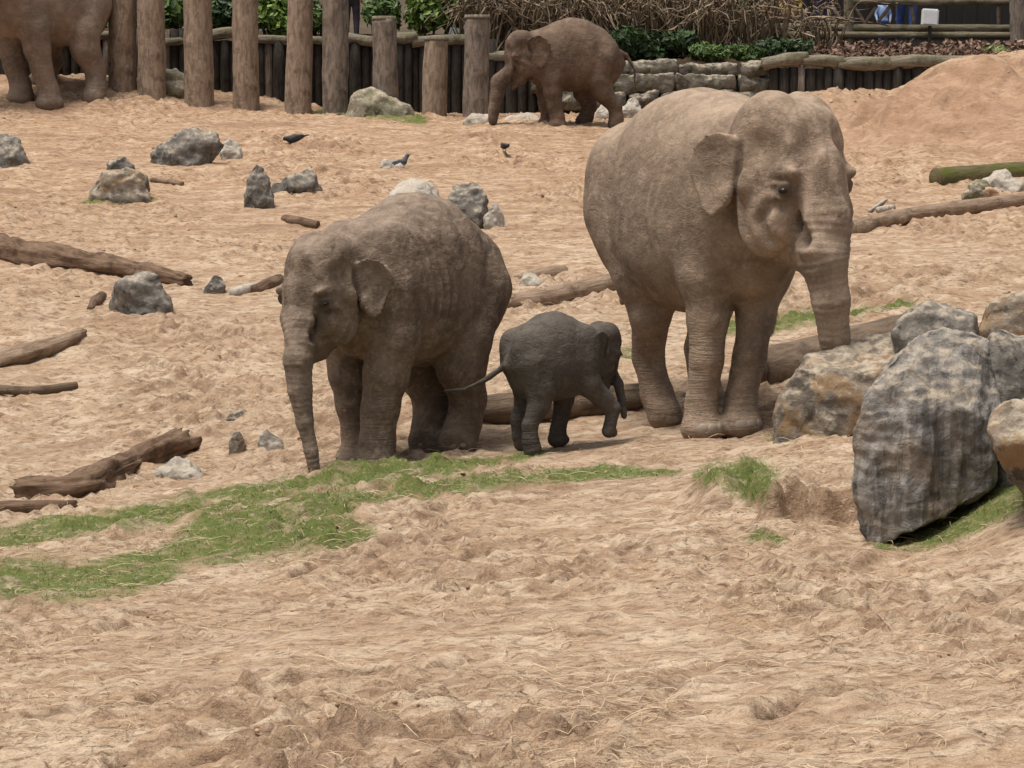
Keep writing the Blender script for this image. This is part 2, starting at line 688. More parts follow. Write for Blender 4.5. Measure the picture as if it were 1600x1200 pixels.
# ------------------------------------------------------------------ ground
GRASS = [  # strips of turf, (pixel x, pixel y, half width in pixels)
    [(-120, 862, 12), (0, 840, 13), (100, 828, 14), (200, 808, 14), (300, 792, 14), (400, 775, 12), (500, 760, 10), (600, 748, 9), (700, 738, 8), (800, 718, 8), (840, 704, 5)],
    [(-120, 935, 26), (0, 920, 26), (100, 915, 26), (180, 905, 20), (250, 890, 12)],
    [(140, 882, 6), (240, 866, 9), (330, 850, 20), (420, 838, 25), (500, 838, 20), (560, 845, 9)],
    [(330, 825, 12), (420, 812, 16), (500, 798, 14), (600, 783, 10), (700, 765, 9), (800, 752, 8), (940, 738, 6), (1060, 738, 3)],
    [(1100, 745, 6), (1130, 740, 13), (1160, 745, 19), (1176, 775, 9)],
    [(1218, 686, 6), (1290, 676, 7), (1380, 655, 8)],
    [(1385, 855, 8), (1440, 842, 10), (1500, 812, 12), (1570, 778, 14), (1640, 750, 14)],
    [(1120, 512, 9), (1200, 502, 10), (1285, 496, 7)], [(1330, 492, 4), (1420, 480, 3)], [(960, 556, 5), (985, 550, 7)],
    [(1190, 850, 8), (1205, 850, 8)],
    [(135, 318, 3), (240, 312, 2)], [(500, 176, 3), (660, 190, 3)]]


def grass_mask(x, y, z=None):
    x, y = np.ravel(x), np.ravel(y)
    px, py = proj(np.stack([x, y, terr(x, y)], 1))
    m = np.zeros(len(x))
    for st in GRASS:
        st = np.array(st, float)
        for (a, b) in zip(st[:-1], st[1:]):
            ex, ey = b[0] - a[0], b[1] - a[1]
            t = np.clip(((px - a[0]) * ex + (py - a[1]) * ey) / (ex * ex + ey * ey), 0, 1)
            hw = (a[2] + t * (b[2] - a[2])) * 1.25
            d = np.hypot((px - a[0] - t * ex) * 0.5, py - a[1] - t * ey) / hw
            m = np.maximum(m, np.clip(1.6 - 1.1 * d, 0, 1))
    n = fbm(np.stack([x * 2.6, y * 4.5, 0 * x + 71], 1), 4, .6)
    return np.clip(m * (1.15 + 1.0 * n), 0, 1) * (m > 0)


def build_ground():
    ysr = [np.arange(4.5, 9.5, .045), np.arange(9.5, 14, .026), np.arange(14, 18.5, .03), np.arange(18.5, 24, .035), np.arange(24, 34, .05), np.arange(34, 47, .055), np.arange(47, 62, .3), 62 * 1.16 ** np.arange(0, 20)]
    ys = np.concatenate(ysr)
    xf = np.concatenate([np.arange(0, 3.2, .028), np.arange(3.2, 8.0, .05), np.arange(8.0, 14, .3), 14 * 1.3 ** np.arange(0, 16)])
    xs = np.concatenate([-xf[:0:-1], xf])
    X, Y = np.meshgrid(xs, ys)
    far = 1 - sstep(46.5, 50, Y)
    Z = terr(np.clip(X, -40, 40), np.clip(Y, 0, 59)) + relief(X, Y) * (0.2 + 0.8 * far)
    V = np.stack([X, Y, Z], -1).reshape(-1, 3)
    nx, ny = len(xs), len(ys)
    i = np.arange(ny - 1)[:, None] * nx + np.arange(nx - 1)[None]
    Fc = np.stack([i, i + 1, i + nx + 1, i + nx], -1).reshape(-1, 4)
    t = NT('sandy_soil', 0.95, 0.12)
    v = t.geo()
    vs = t.geo((0.75, 1.5, 1.0))
    n1 = t.noise(vs, 0.55, 4, 0.6)
    n2 = t.noise(vs, 3.2, 5, 0.65, 0.4)
    n3 = t.noise(vs, 15, 5, 0.7, 0.3)
    n4 = t.noise(v, 85, 3, 0.65)
    c = t.mix(t.ramp(n1, .3, .7), (.51, .382, .262), (.61, .48, .345))
    c = t.mix(t.ramp(n2, .38, .66), (.40, .272, .172), c)
    c = t.mix(t.ramp(n3, .33, .53, .95, 0), c, (.20, .125, .078))  # contrast of small shadows between soil lumps, painted into the colour
    c = t.mix(t.math('MULTIPLY', t.attr('damp_and_shade'), .75), c, t.mix(n3, (.13, .08, .05), (.32, .21, .13)))  # dark colour for damp steep faces and for shade painted in the ruts
    c = t.mix(t.ramp(n3, .56, .74, 0, .75), c, (.68, .525, .385))
    c = t.mix(t.ramp(n4, .56, .76, 0, .45), c, (.72, .565, .42))
    c = t.mix(t.ramp(n4, .42, .25, 0, .55), c, (.20, .12, .07))
    st = t.noise(t.geo((.35, 1.9, 1.0)), 1.1, 5, .6, .8)
    c = t.mix(t.ramp(st, .53, .68, 0, .62), c, (.27, .172, .112))
    red = t.mix(1.0, c, (1.0, .93, .88), 'MULTIPLY')
    c = t.mix(t.attr('far'), c, red)
    c = t.mix(t.math('MULTIPLY', t.attr('mound'), .6), c, t.mix(n2, (.30, .17, .10), (.50, .32, .21)))
    g = t.mix(t.noise(v, 9, 4), (.058, .09, .018), (.145, .185, .045))
    g = t.mix(t.ramp(t.noise(v, 26, 4, .7), .5, .66, .0, .6), g, c)
    c = t.mix(t.math('MULTIPLY', t.attr('green'), .92), c, g)
    c = t.mix(t.attr('humus'), c, t.mix(n3, (.03, .02, .012), (.10, .065, .04)))
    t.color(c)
    t.bump(t.noise(vs, 7, 6, .7, .4), .7, .06)
    t.bump(n3, .75, .03)
    t.bump(n4, .6, .010)
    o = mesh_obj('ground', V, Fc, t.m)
    tag(o, 'dry sandy ground of the enclosure sloping up to the palisade', 'ground', kind='structure')
    add_attr(o, 'far', sstep(22, 40, V[:, 1]))
    add_attr(o, 'mound', sstep(3.6, 4.8, V[:, 0]) * sstep(37.3, 38.6, V[:, 1]) * (1 - sstep(40.6, 41.4, V[:, 1])))
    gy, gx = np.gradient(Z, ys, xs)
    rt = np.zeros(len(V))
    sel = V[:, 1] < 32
    rt[sel] = sstep(.012, .05, -ruts(V[sel, 0], V[sel, 1]))  # overhang shade of the furrows, painted as dark soil colour
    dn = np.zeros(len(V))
    dn[sel] = sstep(.016, .045, -dents(V[sel, 0], V[sel, 1])) * .6  # footprint hollows darkened as well
    add_attr(o, 'damp_and_shade', np.maximum(np.maximum(sstep(.55, 1.3, np.hypot(gx, gy)).ravel(), rt), dn))
    gm = np.zeros(len(V))
    sel = (np.abs(V[:, 0]) < 9) & (V[:, 1] < 46)
    gm[sel] = grass_mask(V[sel, 0], V[sel, 1])
    add_attr(o, 'green', gm)
    add_attr(o, 'humus', sstep(45.4, 46.2, V[:, 1] + .8 * sstep(-.2, .6, V[:, 0])))


build_ground()


def strands(name, pts, dirs, lens, wid, lift, mat, label, cat, curl=0.3, segs=3, up=0.0):
    """flat thin blades: N start points, directions in the ground plane"""
    n = len(pts)
    V = np.zeros((n, segs + 1, 2, 3))
    side = np.stack([-dirs[:, 1], dirs[:, 0], np.zeros(n)], 1)
    ph = RNG.uniform(-1, 1, n)
    for k in range(segs + 1):
        f = k / segs
        c = pts + dirs * (lens * f)[:, None] + side * (lens * curl * ph * f * f)[:, None]
        c[:, 2] += lift * np.sin(np.pi * min(f, .9)) * lens + up * lens * f
        w = wid * (1 - .75 * f) if up else wid * (1 - .5 * abs(2 * f - 1))
        if np.ndim(w) == 0:
            w = np.full(n, w)
        tilt = np.stack([side[:, 0], side[:, 1], RNG.uniform(.2, .6, n) if k == 0 else tl], 1)
        tl = tilt[:, 2]
        V[:, k, 0] = c - tilt * w[:, None] / 2
        V[:, k, 1] = c + tilt * w[:, None] / 2
    V = V.reshape(-1, 3)
    b = np.arange(n)[:, None] * (2 * (segs + 1)) + np.arange(segs)[None] * 2
    Fc = np.stack([b, b + 1, b + 3, b + 2], -1).reshape(-1, 4)
    o = mesh_obj(name, V, Fc, mat)
    add_attr(o, 'rnd', np.repeat(RNG.uniform(0, 1, n), 2 * (segs + 1)))
    tag(o, label, cat, kind='stuff')
    return o


def blade_material(name, a, b, c):
    t = NT(name, .75, .2)
    r = t.attr('rnd')
    k = t.mix(t.ramp(r, 0, .6), a, b)
    t.color(t.mix(t.ramp(r, .75, 1.0), k, c))
    return t.m


def build_ground_cover():
    # turf
    N = 260000
    x = RNG.uniform(-5.2, 5.2, N)
    y = RNG.uniform(11, 29, N)
    px, py = proj(np.stack([x, y, terr(x, y)], 1))
    m = grass_mask(x, y)
    k = RNG.uniform(0, 1, N) < np.clip(m * 1.4 - .1, 0, 1)
    x, y = x[k], y[k]
    a = RNG.uniform(0, 2 * math.pi, len(x))
    ln = RNG.uniform(.012, .034, len(x)) * np.where(np.abs(x - 1.25) + np.abs(y - 17.5) * .4 < .5, 1.7, 1)
    strands('grass', np.stack([x, y, gz(x, y) - .006], 1), np.stack([np.cos(a) * .6, np.sin(a) * .6, 0 * a], 1), ln, .006, .1, blade_material('grass_blades', (.07, .12, .018), (.17, .235, .038), (.33, .31, .12)),
            'short green turf growing in strips across the sand', 'grass', .3, 2, up=.75)
    # dry straw
    N = 16000
    y = np.concatenate([9 + 12 * RNG.uniform(0, 1, N) ** 1.3, RNG.uniform(21, 44, 7000)])
    x = RNG.uniform(-1, 1, len(y)) * y * .2
    n = gnoise(np.stack([x * 1.3, y * .9, 0 * x + 5], 1)) * 1.3 - .1
    k = RNG.uniform(-.6, .5, len(x)) < n
    x, y = x[k], y[k]
    a = RNG.normal(.3, 1.1, len(x)) + np.where(RNG.uniform(0, 1, len(x)) < .5, math.pi, 0)
    ln = RNG.gamma(3.0, .028, len(x)) + .03
    wd = RNG.uniform(.0025, .005, len(x)) * (1 + sstep(20, 40, y))
    strands('straw', np.stack([x, y, gz(x, y) + .008], 1), np.stack([np.cos(a), np.sin(a), 0 * a], 1), ln, wd, .12, blade_material('dry_straw', (.36, .25, .15), (.54, .41, .27), (.20, .13, .08)),
            'loose dry straw strewn over the sandy ground', 'straw', .5, 4)
    # clods of soil
    N = 1500
    y = np.concatenate([8.5 + 13 * RNG.uniform(0, 1, N) ** 1.2, RNG.uniform(21, 43, 900)])
    x = RNG.uniform(-1, 1, len(y)) * y * .2
    k = RNG.uniform(-.5, .6, len(x)) < gnoise(np.stack([x * .7, y * .5, 0 * x + 15], 1))
    x, y = x[k], y[k]
    z = gz(x, y)
    ico = bmesh.new()
    bmesh.ops.create_icosphere(ico, subdivisions=2, radius=1)
    iv = np.array([v.co[:] for v in ico.verts])
    jf = np.array([[v.index for v in f.verts] for f in ico.faces])
    ico.free()
    n = len(x)
    r = np.minimum(RNG.gamma(2.2, .004, n) + .004, .011) * (1 + 1.6 * sstep(18, 40, y))
    V = iv[None] * (1 + RNG.uniform(-.2, .2, (n, len(iv), 1))) * (r[:, None] * RNG.uniform(.6, 1.5, (n, 3)))[:, None] * np.array((1, 1, .65))
    V = V + np.stack([x, y, z - r * .35], 1)[:, None]
    Fc = (np.arange(n)[:, None, None] * len(iv) + jf[None]).reshape(-1, 3)
    t = NT('soil_clod', .95, .1)
    rr = t.attr('rnd')
    t.color(t.mix(t.ramp(rr, .2, .8), (.22, .135, .08), (.50, .345, .22)))
    t.bump(t.noise(t.geo(), 60, 3), .6, .01)
    o = mesh_obj('soil_clods', V.reshape(-1, 3), Fc, t.m, smooth=True)
    add_attr(o, 'rnd', np.repeat(RNG.uniform(0, 1, n), len(iv)))
    tag(o, 'small clods of dry soil scattered over the sand', 'soil', kind='stuff')


build_ground_cover()
# ------------------------------------------------------------------ rocks
def rock_material(name, lo, hi, pale, moss=0.0, stria=0.0, rust=0.0):
    t = NT(name, .9, .2)
    v = t.coord('Object')
    n1 = t.noise(v, 3.2, 6, .65, .6)
    n2 = t.noise(v, 14, 5, .65)
    c = t.mix(t.ramp(n1, .36, .62), lo, hi)
    c = t.mix(t.ramp(n2, .5, .7, 0, .7), c, pale)
    c = t.mix(t.ramp(t.noise(v, 5.5, 4, .6, 1.0), .56, .66, 0, .8), c, tuple(q * .45 for q in lo))
    if stria:
        st = t.noise(t.coord('Object', (5.5, 5.5, .55)), 2.2, 5, .6, .5)
        c = t.mix(t.ramp(st, .52, .64, 0, stria), c, (.055, .05, .047))
        c = t.mix(t.ramp(st, .46, .36, 0, stria * .8), c, pale)
    if rust:
        c = t.mix(t.ramp(t.noise(v, 4.1, 4, .6, .5), .5, .62, 0, rust), c, (.26, .165, .085))
    # sand and lichen on the level tops
    up = t.new('SeparateXYZ')
    t.l.new(t.new('NewGeometry').outputs['Normal'], up.inputs[0])
    c = t.mix(t.math('MULTIPLY', t.ramp(up.outputs['Z'], .35, .9), t.ramp(n2, .38, .6, 0, .7)), c, (.50, .41, .30))
    if moss:
        c = t.mix(t.ramp(t.noise(v, 6, 4, .7), .5, .62, 0, moss), c, (.13, .135, .045))
    t.color(c)
    t.bump(t.noise(v, 7, 7, .68, .4), .8, .05)
    if stria:
        t.bump(st, .7, .04)
    t.bump(t.voro(t.coord('Object', (1, 1, 2.4)), 5, 'DISTANCE_TO_EDGE'), .25, .03)
    t.bump(n2, .6, .015)
    return t.m


RK_GREY = rock_material('rock_grey', (.095, .088, .078), (.205, .185, .158), (.37, .33, .275))
RK_TALL = rock_material('rock_tall', (.135, .125, .115), (.265, .24, .21), (.40, .375, .335), stria=.6, rust=.28)
RK_BROWN = rock_material('rock_brown', (.12, .10, .08), (.25, .20, .15), (.45, .40, .32), rust=.8)
RK_MOSS = rock_material('rock_mossy', (.17, .15, .10), (.30, .26, .19), (.52, .48, .40), moss=.6)
RK_ORANGE = rock_material('rock_orange', (.36, .22, .13), (.52, .34, .22), (.62, .46, .34))
RK_PALE = rock_material('rock_pale', (.33, .29, .24), (.50, .45, .38), (.66, .61, .54))


def hull_rock(name, pts, mat, vox=.022, rough=.03, k=.035, parent=None, strata=0.0, seed=0, freq=3.0, flute=0.0):
    """solid with the hull of the given points, worn edges and a broken surface"""
    pts = np.array(pts, float)
    org = np.array([pts[:, 0].mean(), pts[:, 1].mean(), pts[:, 2].min()])
    P = pts - org
    bm = bmesh.new()
    for p in P:
        bm.verts.new(p)
    r = bmesh.ops.convex_hull(bm, input=bm.verts)
    bm.normal_update()
    pl = []
    for f in bm.faces:
        n = np.array(f.normal)
        a = f.calc_area()
        if a < 1e-5:
            continue
        if any(n @ q[0] > .985 and abs(q[1] - n @ np.array(f.verts[0].co)) < .02 for q in pl):
            continue
        pl.append((n, n @ np.array(f.verts[0].co)))
    bm.free()
    cc = P.mean(0)
    pl = [(n, d) if n @ cc < d else (-n, -d) for n, d in pl]
    fd = Field(P.min(0) - .12, P.max(0) + .12, vox)

    def fn(X, Y, Z):
        d = None
        for n, dd in pl:
            q = X * n[0] + Y * n[1] + Z * n[2] - dd
            if d is None:
                d = q
            else:
                h = np.maximum(k - np.abs(d - q), 0) / k
                d = np.maximum(d, q) + h * h * k * .25
        return d
    fd.put(fn, P.min(0), P.max(0), .01)
    V, Fc = fd.mesh(1)
    N = vert_normals(V, Fc)
    q = V * freq + seed * 7.7 + 3
    dsp = rough * (1.2 * fbm(q, 3, .5) - .6 * np.abs(gnoise(q * 1.9 + 9)) - .35 * np.abs(gnoise(q * 4.3 + 19)))
    if strata:
        sv_ = V[:, 2] * 9 + 1.2 * gnoise(q * .6) + V[:, 0] * 2
        dsp += strata * (np.abs((sv_ % 1) - .5) - .25)
    if flute:
        dsp -= flute * np.abs(gnoise(np.stack([V[:, 0] * 6.5, V[:, 1] * 6.5, V[:, 2] * .8], 1) + 4)) + .5 * flute * np.abs(gnoise(np.stack([V[:, 0] * 15, V[:, 1] * 15, V[:, 2] * 1.6], 1) + 14))
    V = V + N * dsp[:, None]
    return mesh_obj(name, V, Fc, mat, parent, loc=org if parent is None else org - np.array(parent.location))


def boulder(x0, x1, y0, y1, label, mat, depth=.8, seed=1, vox=.03, rough=.05, sink=.3, group=None, name='rock', lean=0.0, Y=None, nblocks=1, lo=6.0):
    """rock with the given picture extents, standing on the ground at its lower edge"""
    rg = np.random.default_rng(seed)
    base = ground_at((x0 + x1) / 2, y1, lo)
    Y = Y or base[1]
    sc = Y / F_PX
    w = (x1 - x0) * sc
    h = (y1 - y0) * sc
    X0 = ((x0 + x1) / 2 - 800) * sc
    zb = at(800, y1, Y)[2]
    d = w * depth
    pts = []
    for i in range(26):
        v = rg.normal(size=3)
        v /= np.linalg.norm(v)
        v[2] = abs(v[2]) * 1.2 if v[2] > -.4 else v[2] * .4
        v = np.sign(v) * np.abs(v) ** .72
        pts.append((X0 + v[0] * w * .52 + lean * w * v[2], Y + d * .45 + v[1] * d * .5, zb + (v[2] if v[2] > 0 else 0) * h / 1.05 - (sink if v[2] <= 0 else 0)))
    pts = np.array(pts)
    up = np.clip((pts[:, 2] - zb) / h, 0, 1)[:, None]
    cen = np.array((X0 + lean * w * .5, Y + d * .5))
    pts[:, :2] = cen + (pts[:, :2] - cen) * (1 - .42 * up)
    pts[:, 2] = np.where(pts[:, 2] > zb, zb + (pts[:, 2] - zb) * (h / max(pts[:, 2].max() - zb, .01)), pts[:, 2])
    pts[:, 0] = X0 + (pts[:, 0] - (pts[:, 0].min() + pts[:, 0].max()) / 2) * (w / np.ptp(pts[:, 0]))
    o = hull_rock(name, pts, mat, vox=min(vox, .035 * w + .004), rough=min(rough, .045 * w + .006), seed=seed, k=.015 * w, freq=min(9, 3.2 / max(w, .3)))
    return tag(o, label, 'rock', group)


def build_rocks():
    A = at
    # tall rock
    Y0 = float(ground_at(1350, 858)[1])
    T = [A(1333, 800, Y0), A(1329, 700, Y0 + .02), A(1330, 672, Y0 + .03), A(1357, 602, Y0 + .1), A(1395, 556, Y0 + .2), A(1428, 522, Y0 + .28), A(1465, 511, Y0 + .33), A(1545, 524, Y0 + .38),
         A(1572, 650, Y0 + .18), A(1552, 765, Y0 + .06), A(1435, 830, Y0 - .08), A(1390, 838, Y0 - .06), A(1357, 862, Y0 - .02), A(1345, 830, Y0),
         A(1440, 640, Y0 - .04), A(1520, 640, Y0 + .02),
         A(1350, 820, Y0 + .7), A(1360, 610, Y0 + .75), A(1470, 515, Y0 + .8), A(1560, 540, Y0 + .85), A(1570, 760, Y0 + .75)]
    tag(hull_rock('rock', T, RK_TALL, .0135, .016, .012, seed=3, freq=6, flute=.026, strata=.012), 'tall upright grey rock with dark vertical streaks', 'rock', 'boulders by the grassy ledge')
    # boulder beside it
    Y1 = float(ground_at(1225, 692)[1])
    B = [A(1208, 628, Y1 + .05), A(1210, 692, Y1), A(1300, 690, Y1 - .14), A(1390, 672, Y1 - .12), A(1244, 576, Y1 + .1), A(1320, 592, Y1 - .06), A(1375, 580, Y1 - .08), A(1404, 575, Y1),
         A(1262, 553, Y1 + .32), A(1320, 528, Y1 + .55), A(1398, 514, Y1 + .65), A(1420, 530, Y1 + .5), A(1420, 660, Y1 + .5), A(1215, 690, Y1 + .6), A(1215, 630, Y1 + .55)]
    tag(hull_rock('rock', B, RK_BROWN, .015, .024, .012, seed=5, freq=4, strata=.02), 'broad boulder with a pale flat top in front of the adult elephant\'s trunk', 'rock', 'boulders by the grassy ledge')
    Y2 = Y1 + .25
    Cc = [A(1392, 520, Y2), A(1394, 560, Y2), A(1412, 484, Y2 + .1), A(1450, 472, Y2 + .2), A(1490, 478, Y2 + .2), A(1526, 492, Y2 + .1), A(1530, 560, Y2), A(1440, 470, Y2 + .6), A(1395, 520, Y2 + .7), A(1526, 495, Y2 + .7), A(1526, 560, Y2 + .7), A(1400, 640, Y2 + .4), A(1520, 640, Y2 + .4)]
    tag(hull_rock('rock', Cc, RK_GREY, .018, .025, .03, seed=8, freq=4), 'rounded grey rock wedged behind the tall streaked rock', 'rock', 'boulders by the grassy ledge')
    Y3 = Y1 + .5
    D = [A(1524, 512, Y3), A(1544, 474, Y3 + .05), A(1575, 460, Y3 + .1), A(1640, 448, Y3 + .1), A(1700, 470, Y3), A(1710, 560, Y3 - .1), A(1530, 570, Y3), A(1545, 474, Y3 + .6), A(1640, 450, Y3 + .7), A(1700, 560, Y3 + .7), A(1530, 560, Y3 + .7), A(1600, 640, Y3 + .3)]
    tag(hull_rock('rock', D, RK_BROWN, .02, .025, .03, seed=9, freq=3.5), 'dark brown slab leaning behind the other boulders at the edge', 'rock', 'boulders by the grassy ledge')
    Y4 = Y0 + .25
    E = [A(1540, 528, Y4 + .1), A(1560, 514, Y4 + .15), A(1600, 520, Y4 + .15), A(1680, 545, Y4 + .1), A(1700, 700, Y4), A(1560, 640, Y4 - .02), A(1550, 780, Y4), A(1690, 800, Y4 - .05), A(1560, 520, Y4 + .8), A(1690, 560, Y4 + .8), A(1690, 800, Y4 + .8), A(1550, 780, Y4 + .8)]
    tag(hull_rock('rock', E, RK_GREY, .02, .03, .04, seed=11, freq=4), 'grey rock leaning against the right side of the tall streaked rock', 'rock', 'boulders by the grassy ledge')
    Y5 = Y0 - .75
    Fk = [A(1535, 662, Y5 + .1), A(1545, 640, Y5 + .15), A(1585, 622, Y5 + .2), A(1680, 608, Y5 + .2), A(1545, 700, Y5 + .02), A(1565, 738, Y5 + .08), A(1600, 778, Y5 + .1), A(1690, 830, Y5 + .1), A(1600, 690, Y5 - .12), A(1690, 700, Y5 - .15), A(1570, 640, Y5 + .7), A(1690, 610, Y5 + .8), A(1690, 830, Y5 + .7), A(1590, 760, Y5 + .6)]
    tag(hull_rock('rock', Fk, RK_BROWN, .016, .026, .04, seed=13, freq=4.5), 'rounded brown rock jutting out over the grassy bank', 'rock', 'boulders by the grassy ledge')
    # scattered rocks on the slope
    g = 'rocks lying on the sandy slope'
    boulder(-40, 46, 203, 264, 'dark grey rock on the slope cut off by the picture edge', RK_GREY, seed=21, group=g)
    boulder(228, 350, 198, 262, 'long grey rock with a brown hollow front, beside the pecking black bird', RK_GREY, seed=22, group=g, lean=.15)
    boulder(342, 380, 216, 248, 'small white stone at the end of the long grey rock', RK_PALE, seed=23, group=g)
    boulder(135, 240, 258, 318, 'blunt brownish rock with grass at its foot', RK_BROWN, seed=24, group=g)
    boulder(165, 212, 246, 268, 'small grey rock behind the blunt brownish rock', RK_GREY, seed=25, group=g)
    boulder(374, 430, 256, 322, 'upright split grey rock on the slope', RK_GREY, seed=26, group=g)
    boulder(418, 506, 262, 306, 'low pale grey rock touching the upright split rock', RK_GREY, seed=27, group=g)
    boulder(590, 706, 281, 340, 'flat pale rock behind the young elephant\'s back', RK_PALE, seed=28, group=g)
    boulder(682, 768, 283, 352, 'jagged grey rock behind the young elephant\'s back', RK_GREY, seed=31, group=g)
    boulder(752, 790, 318, 352, 'small white stone beside the jagged grey rock', RK_PALE, seed=30, group=g)
    boulder(160, 268, 420, 494, 'round blue-grey rock below the rotten log', RK_GREY, seed=33, group=g)
    boulder(316, 352, 430, 458, 'small grey stone near the pale bark scrap', RK_GREY, seed=34, group=g)
    boulder(354, 382, 674, 708, 'small pointed brown stone near the gnarled log', RK_BROWN, seed=35, group=g, vox=.02)
    boulder(398, 442, 668, 706, 'small whitish stone near the young elephant\'s trunk', RK_PALE, seed=36, group=g, vox=.02)
    boulder(343, 400, 638, 664, 'low sandy stone above the pointed brown stone', RK_BROWN, seed=37, group=g, vox=.02)
    boulder(232, 312, 718, 752, 'smooth tan stone lying against the gnarled log', RK_PALE, seed=38, group=g, vox=.02)
    boulder(590, 640, 248, 268, 'low white stone beside the upright bird', RK_PALE, seed=39, group=g)
    g = 'stones along the foot of the palisade'
    boulder(536, 668, 136, 186, 'long mossy rock with a pale top lying before the posts', RK_MOSS, seed=41, group=g, vox=.04, depth=.5, lean=-.2)
    boulder(722, 772, 176, 194, 'flat whitish stone by the shortest post', RK_PALE, seed=42, group=g, vox=.03)
    boulder(772, 852, 177, 195, 'flat whitish stone between trunk and legs of the far elephant', RK_PALE, seed=43, group=g, vox=.03, Y=43.1)
    boulder(924, 975, 158, 196, 'white rock behind the far elephant\'s hind legs', RK_PALE, seed=44, group=g, vox=.03, Y=43.0)
    boulder(966, 1004, 150, 190, 'white rock under the far elephant\'s tail', RK_PALE, seed=45, group=g, vox=.03, Y=43.2)
    boulder(228, 330, 103, 146, 'mossy slab at the foot of the tall posts', RK_MOSS, seed=46, group=g, vox=.04, Y=44.8)
    g = 'stones by the mossy log'
    boulder(1526, 1606, 264, 302, 'pale grey stone between the mossy log and the long pole', RK_PALE, seed=51, group=g)
    boulder(1503, 1562, 279, 312, 'greenish stone beside the mossy log', RK_MOSS, seed=52, group=g)
    boulder(1524, 1568, 290, 312, 'orange sandstone lump by the long pole', RK_ORANGE, seed=53, group=g, depth=.6)
    boulder(808, 850, 425, 452, 'tan stone on top of the middle log', RK_PALE, seed=54, group='rocks lying on the sandy slope')


build_rocks()


# ------------------------------------------------------------------ logs
def wood_material(name, a, b, c, moss=0.0, axis='X'):
    t = NT(name, .9, .15)
    st = t.new('CombineXYZ')
    t.put(st.inputs[0], t.math('MULTIPLY', t.attr('along'), 1.3))
    t.put(st.inputs[1], t.math('MULTIPLY', t.attr('round'), 3.0))
    t.put(st.inputs[2], t.objrand())
    n = t.noise(st.outputs[0], 3.5, 6, .7, .5)
    k = t.mix(t.ramp(n, .35, .6), a, b)
    k = t.mix(t.ramp(n, .6, .75, 0, .8), k, c)
    v = t.coord('Object')
    n2 = t.noise(v, 5, 5, .65)
    k = t.mix(t.ramp(n2, .52, .66, 0, .6), k, tuple(q * .5 for q in a))
    if moss:
        up = t.new('SeparateXYZ')
        t.l.new(t.new('NewGeometry').outputs['Normal'], up.inputs[0])
        k = t.mix(t.math('MULTIPLY', t.ramp(n2, .4, .6, .2, 1), t.ramp(up.outputs['Z'], -.2, .6, .3 * moss, moss)), k, (.10, .115, .025))
    t.color(k)
    t.bump(n, .8, .03)
    t.bump(t.noise(v, 22, 4, .65), .5, .015)
    return t.m


WD_ROT = wood_material('rotten_wood', (.115, .07, .045), (.22, .145, .095), (.40, .30, .215))
WD_TAN = wood_material('bare_wood', (.20, .135, .09), (.36, .26, .18), (.50, .40, .30))
WD_DARK = wood_material('dark_log', (.12, .085, .06), (.20, .145, .10), (.32, .24, .17))
WD_MOSS = wood_material('mossy_log', (.09, .07, .04), (.17, .13, .075), (.28, .22, .13), moss=.9)


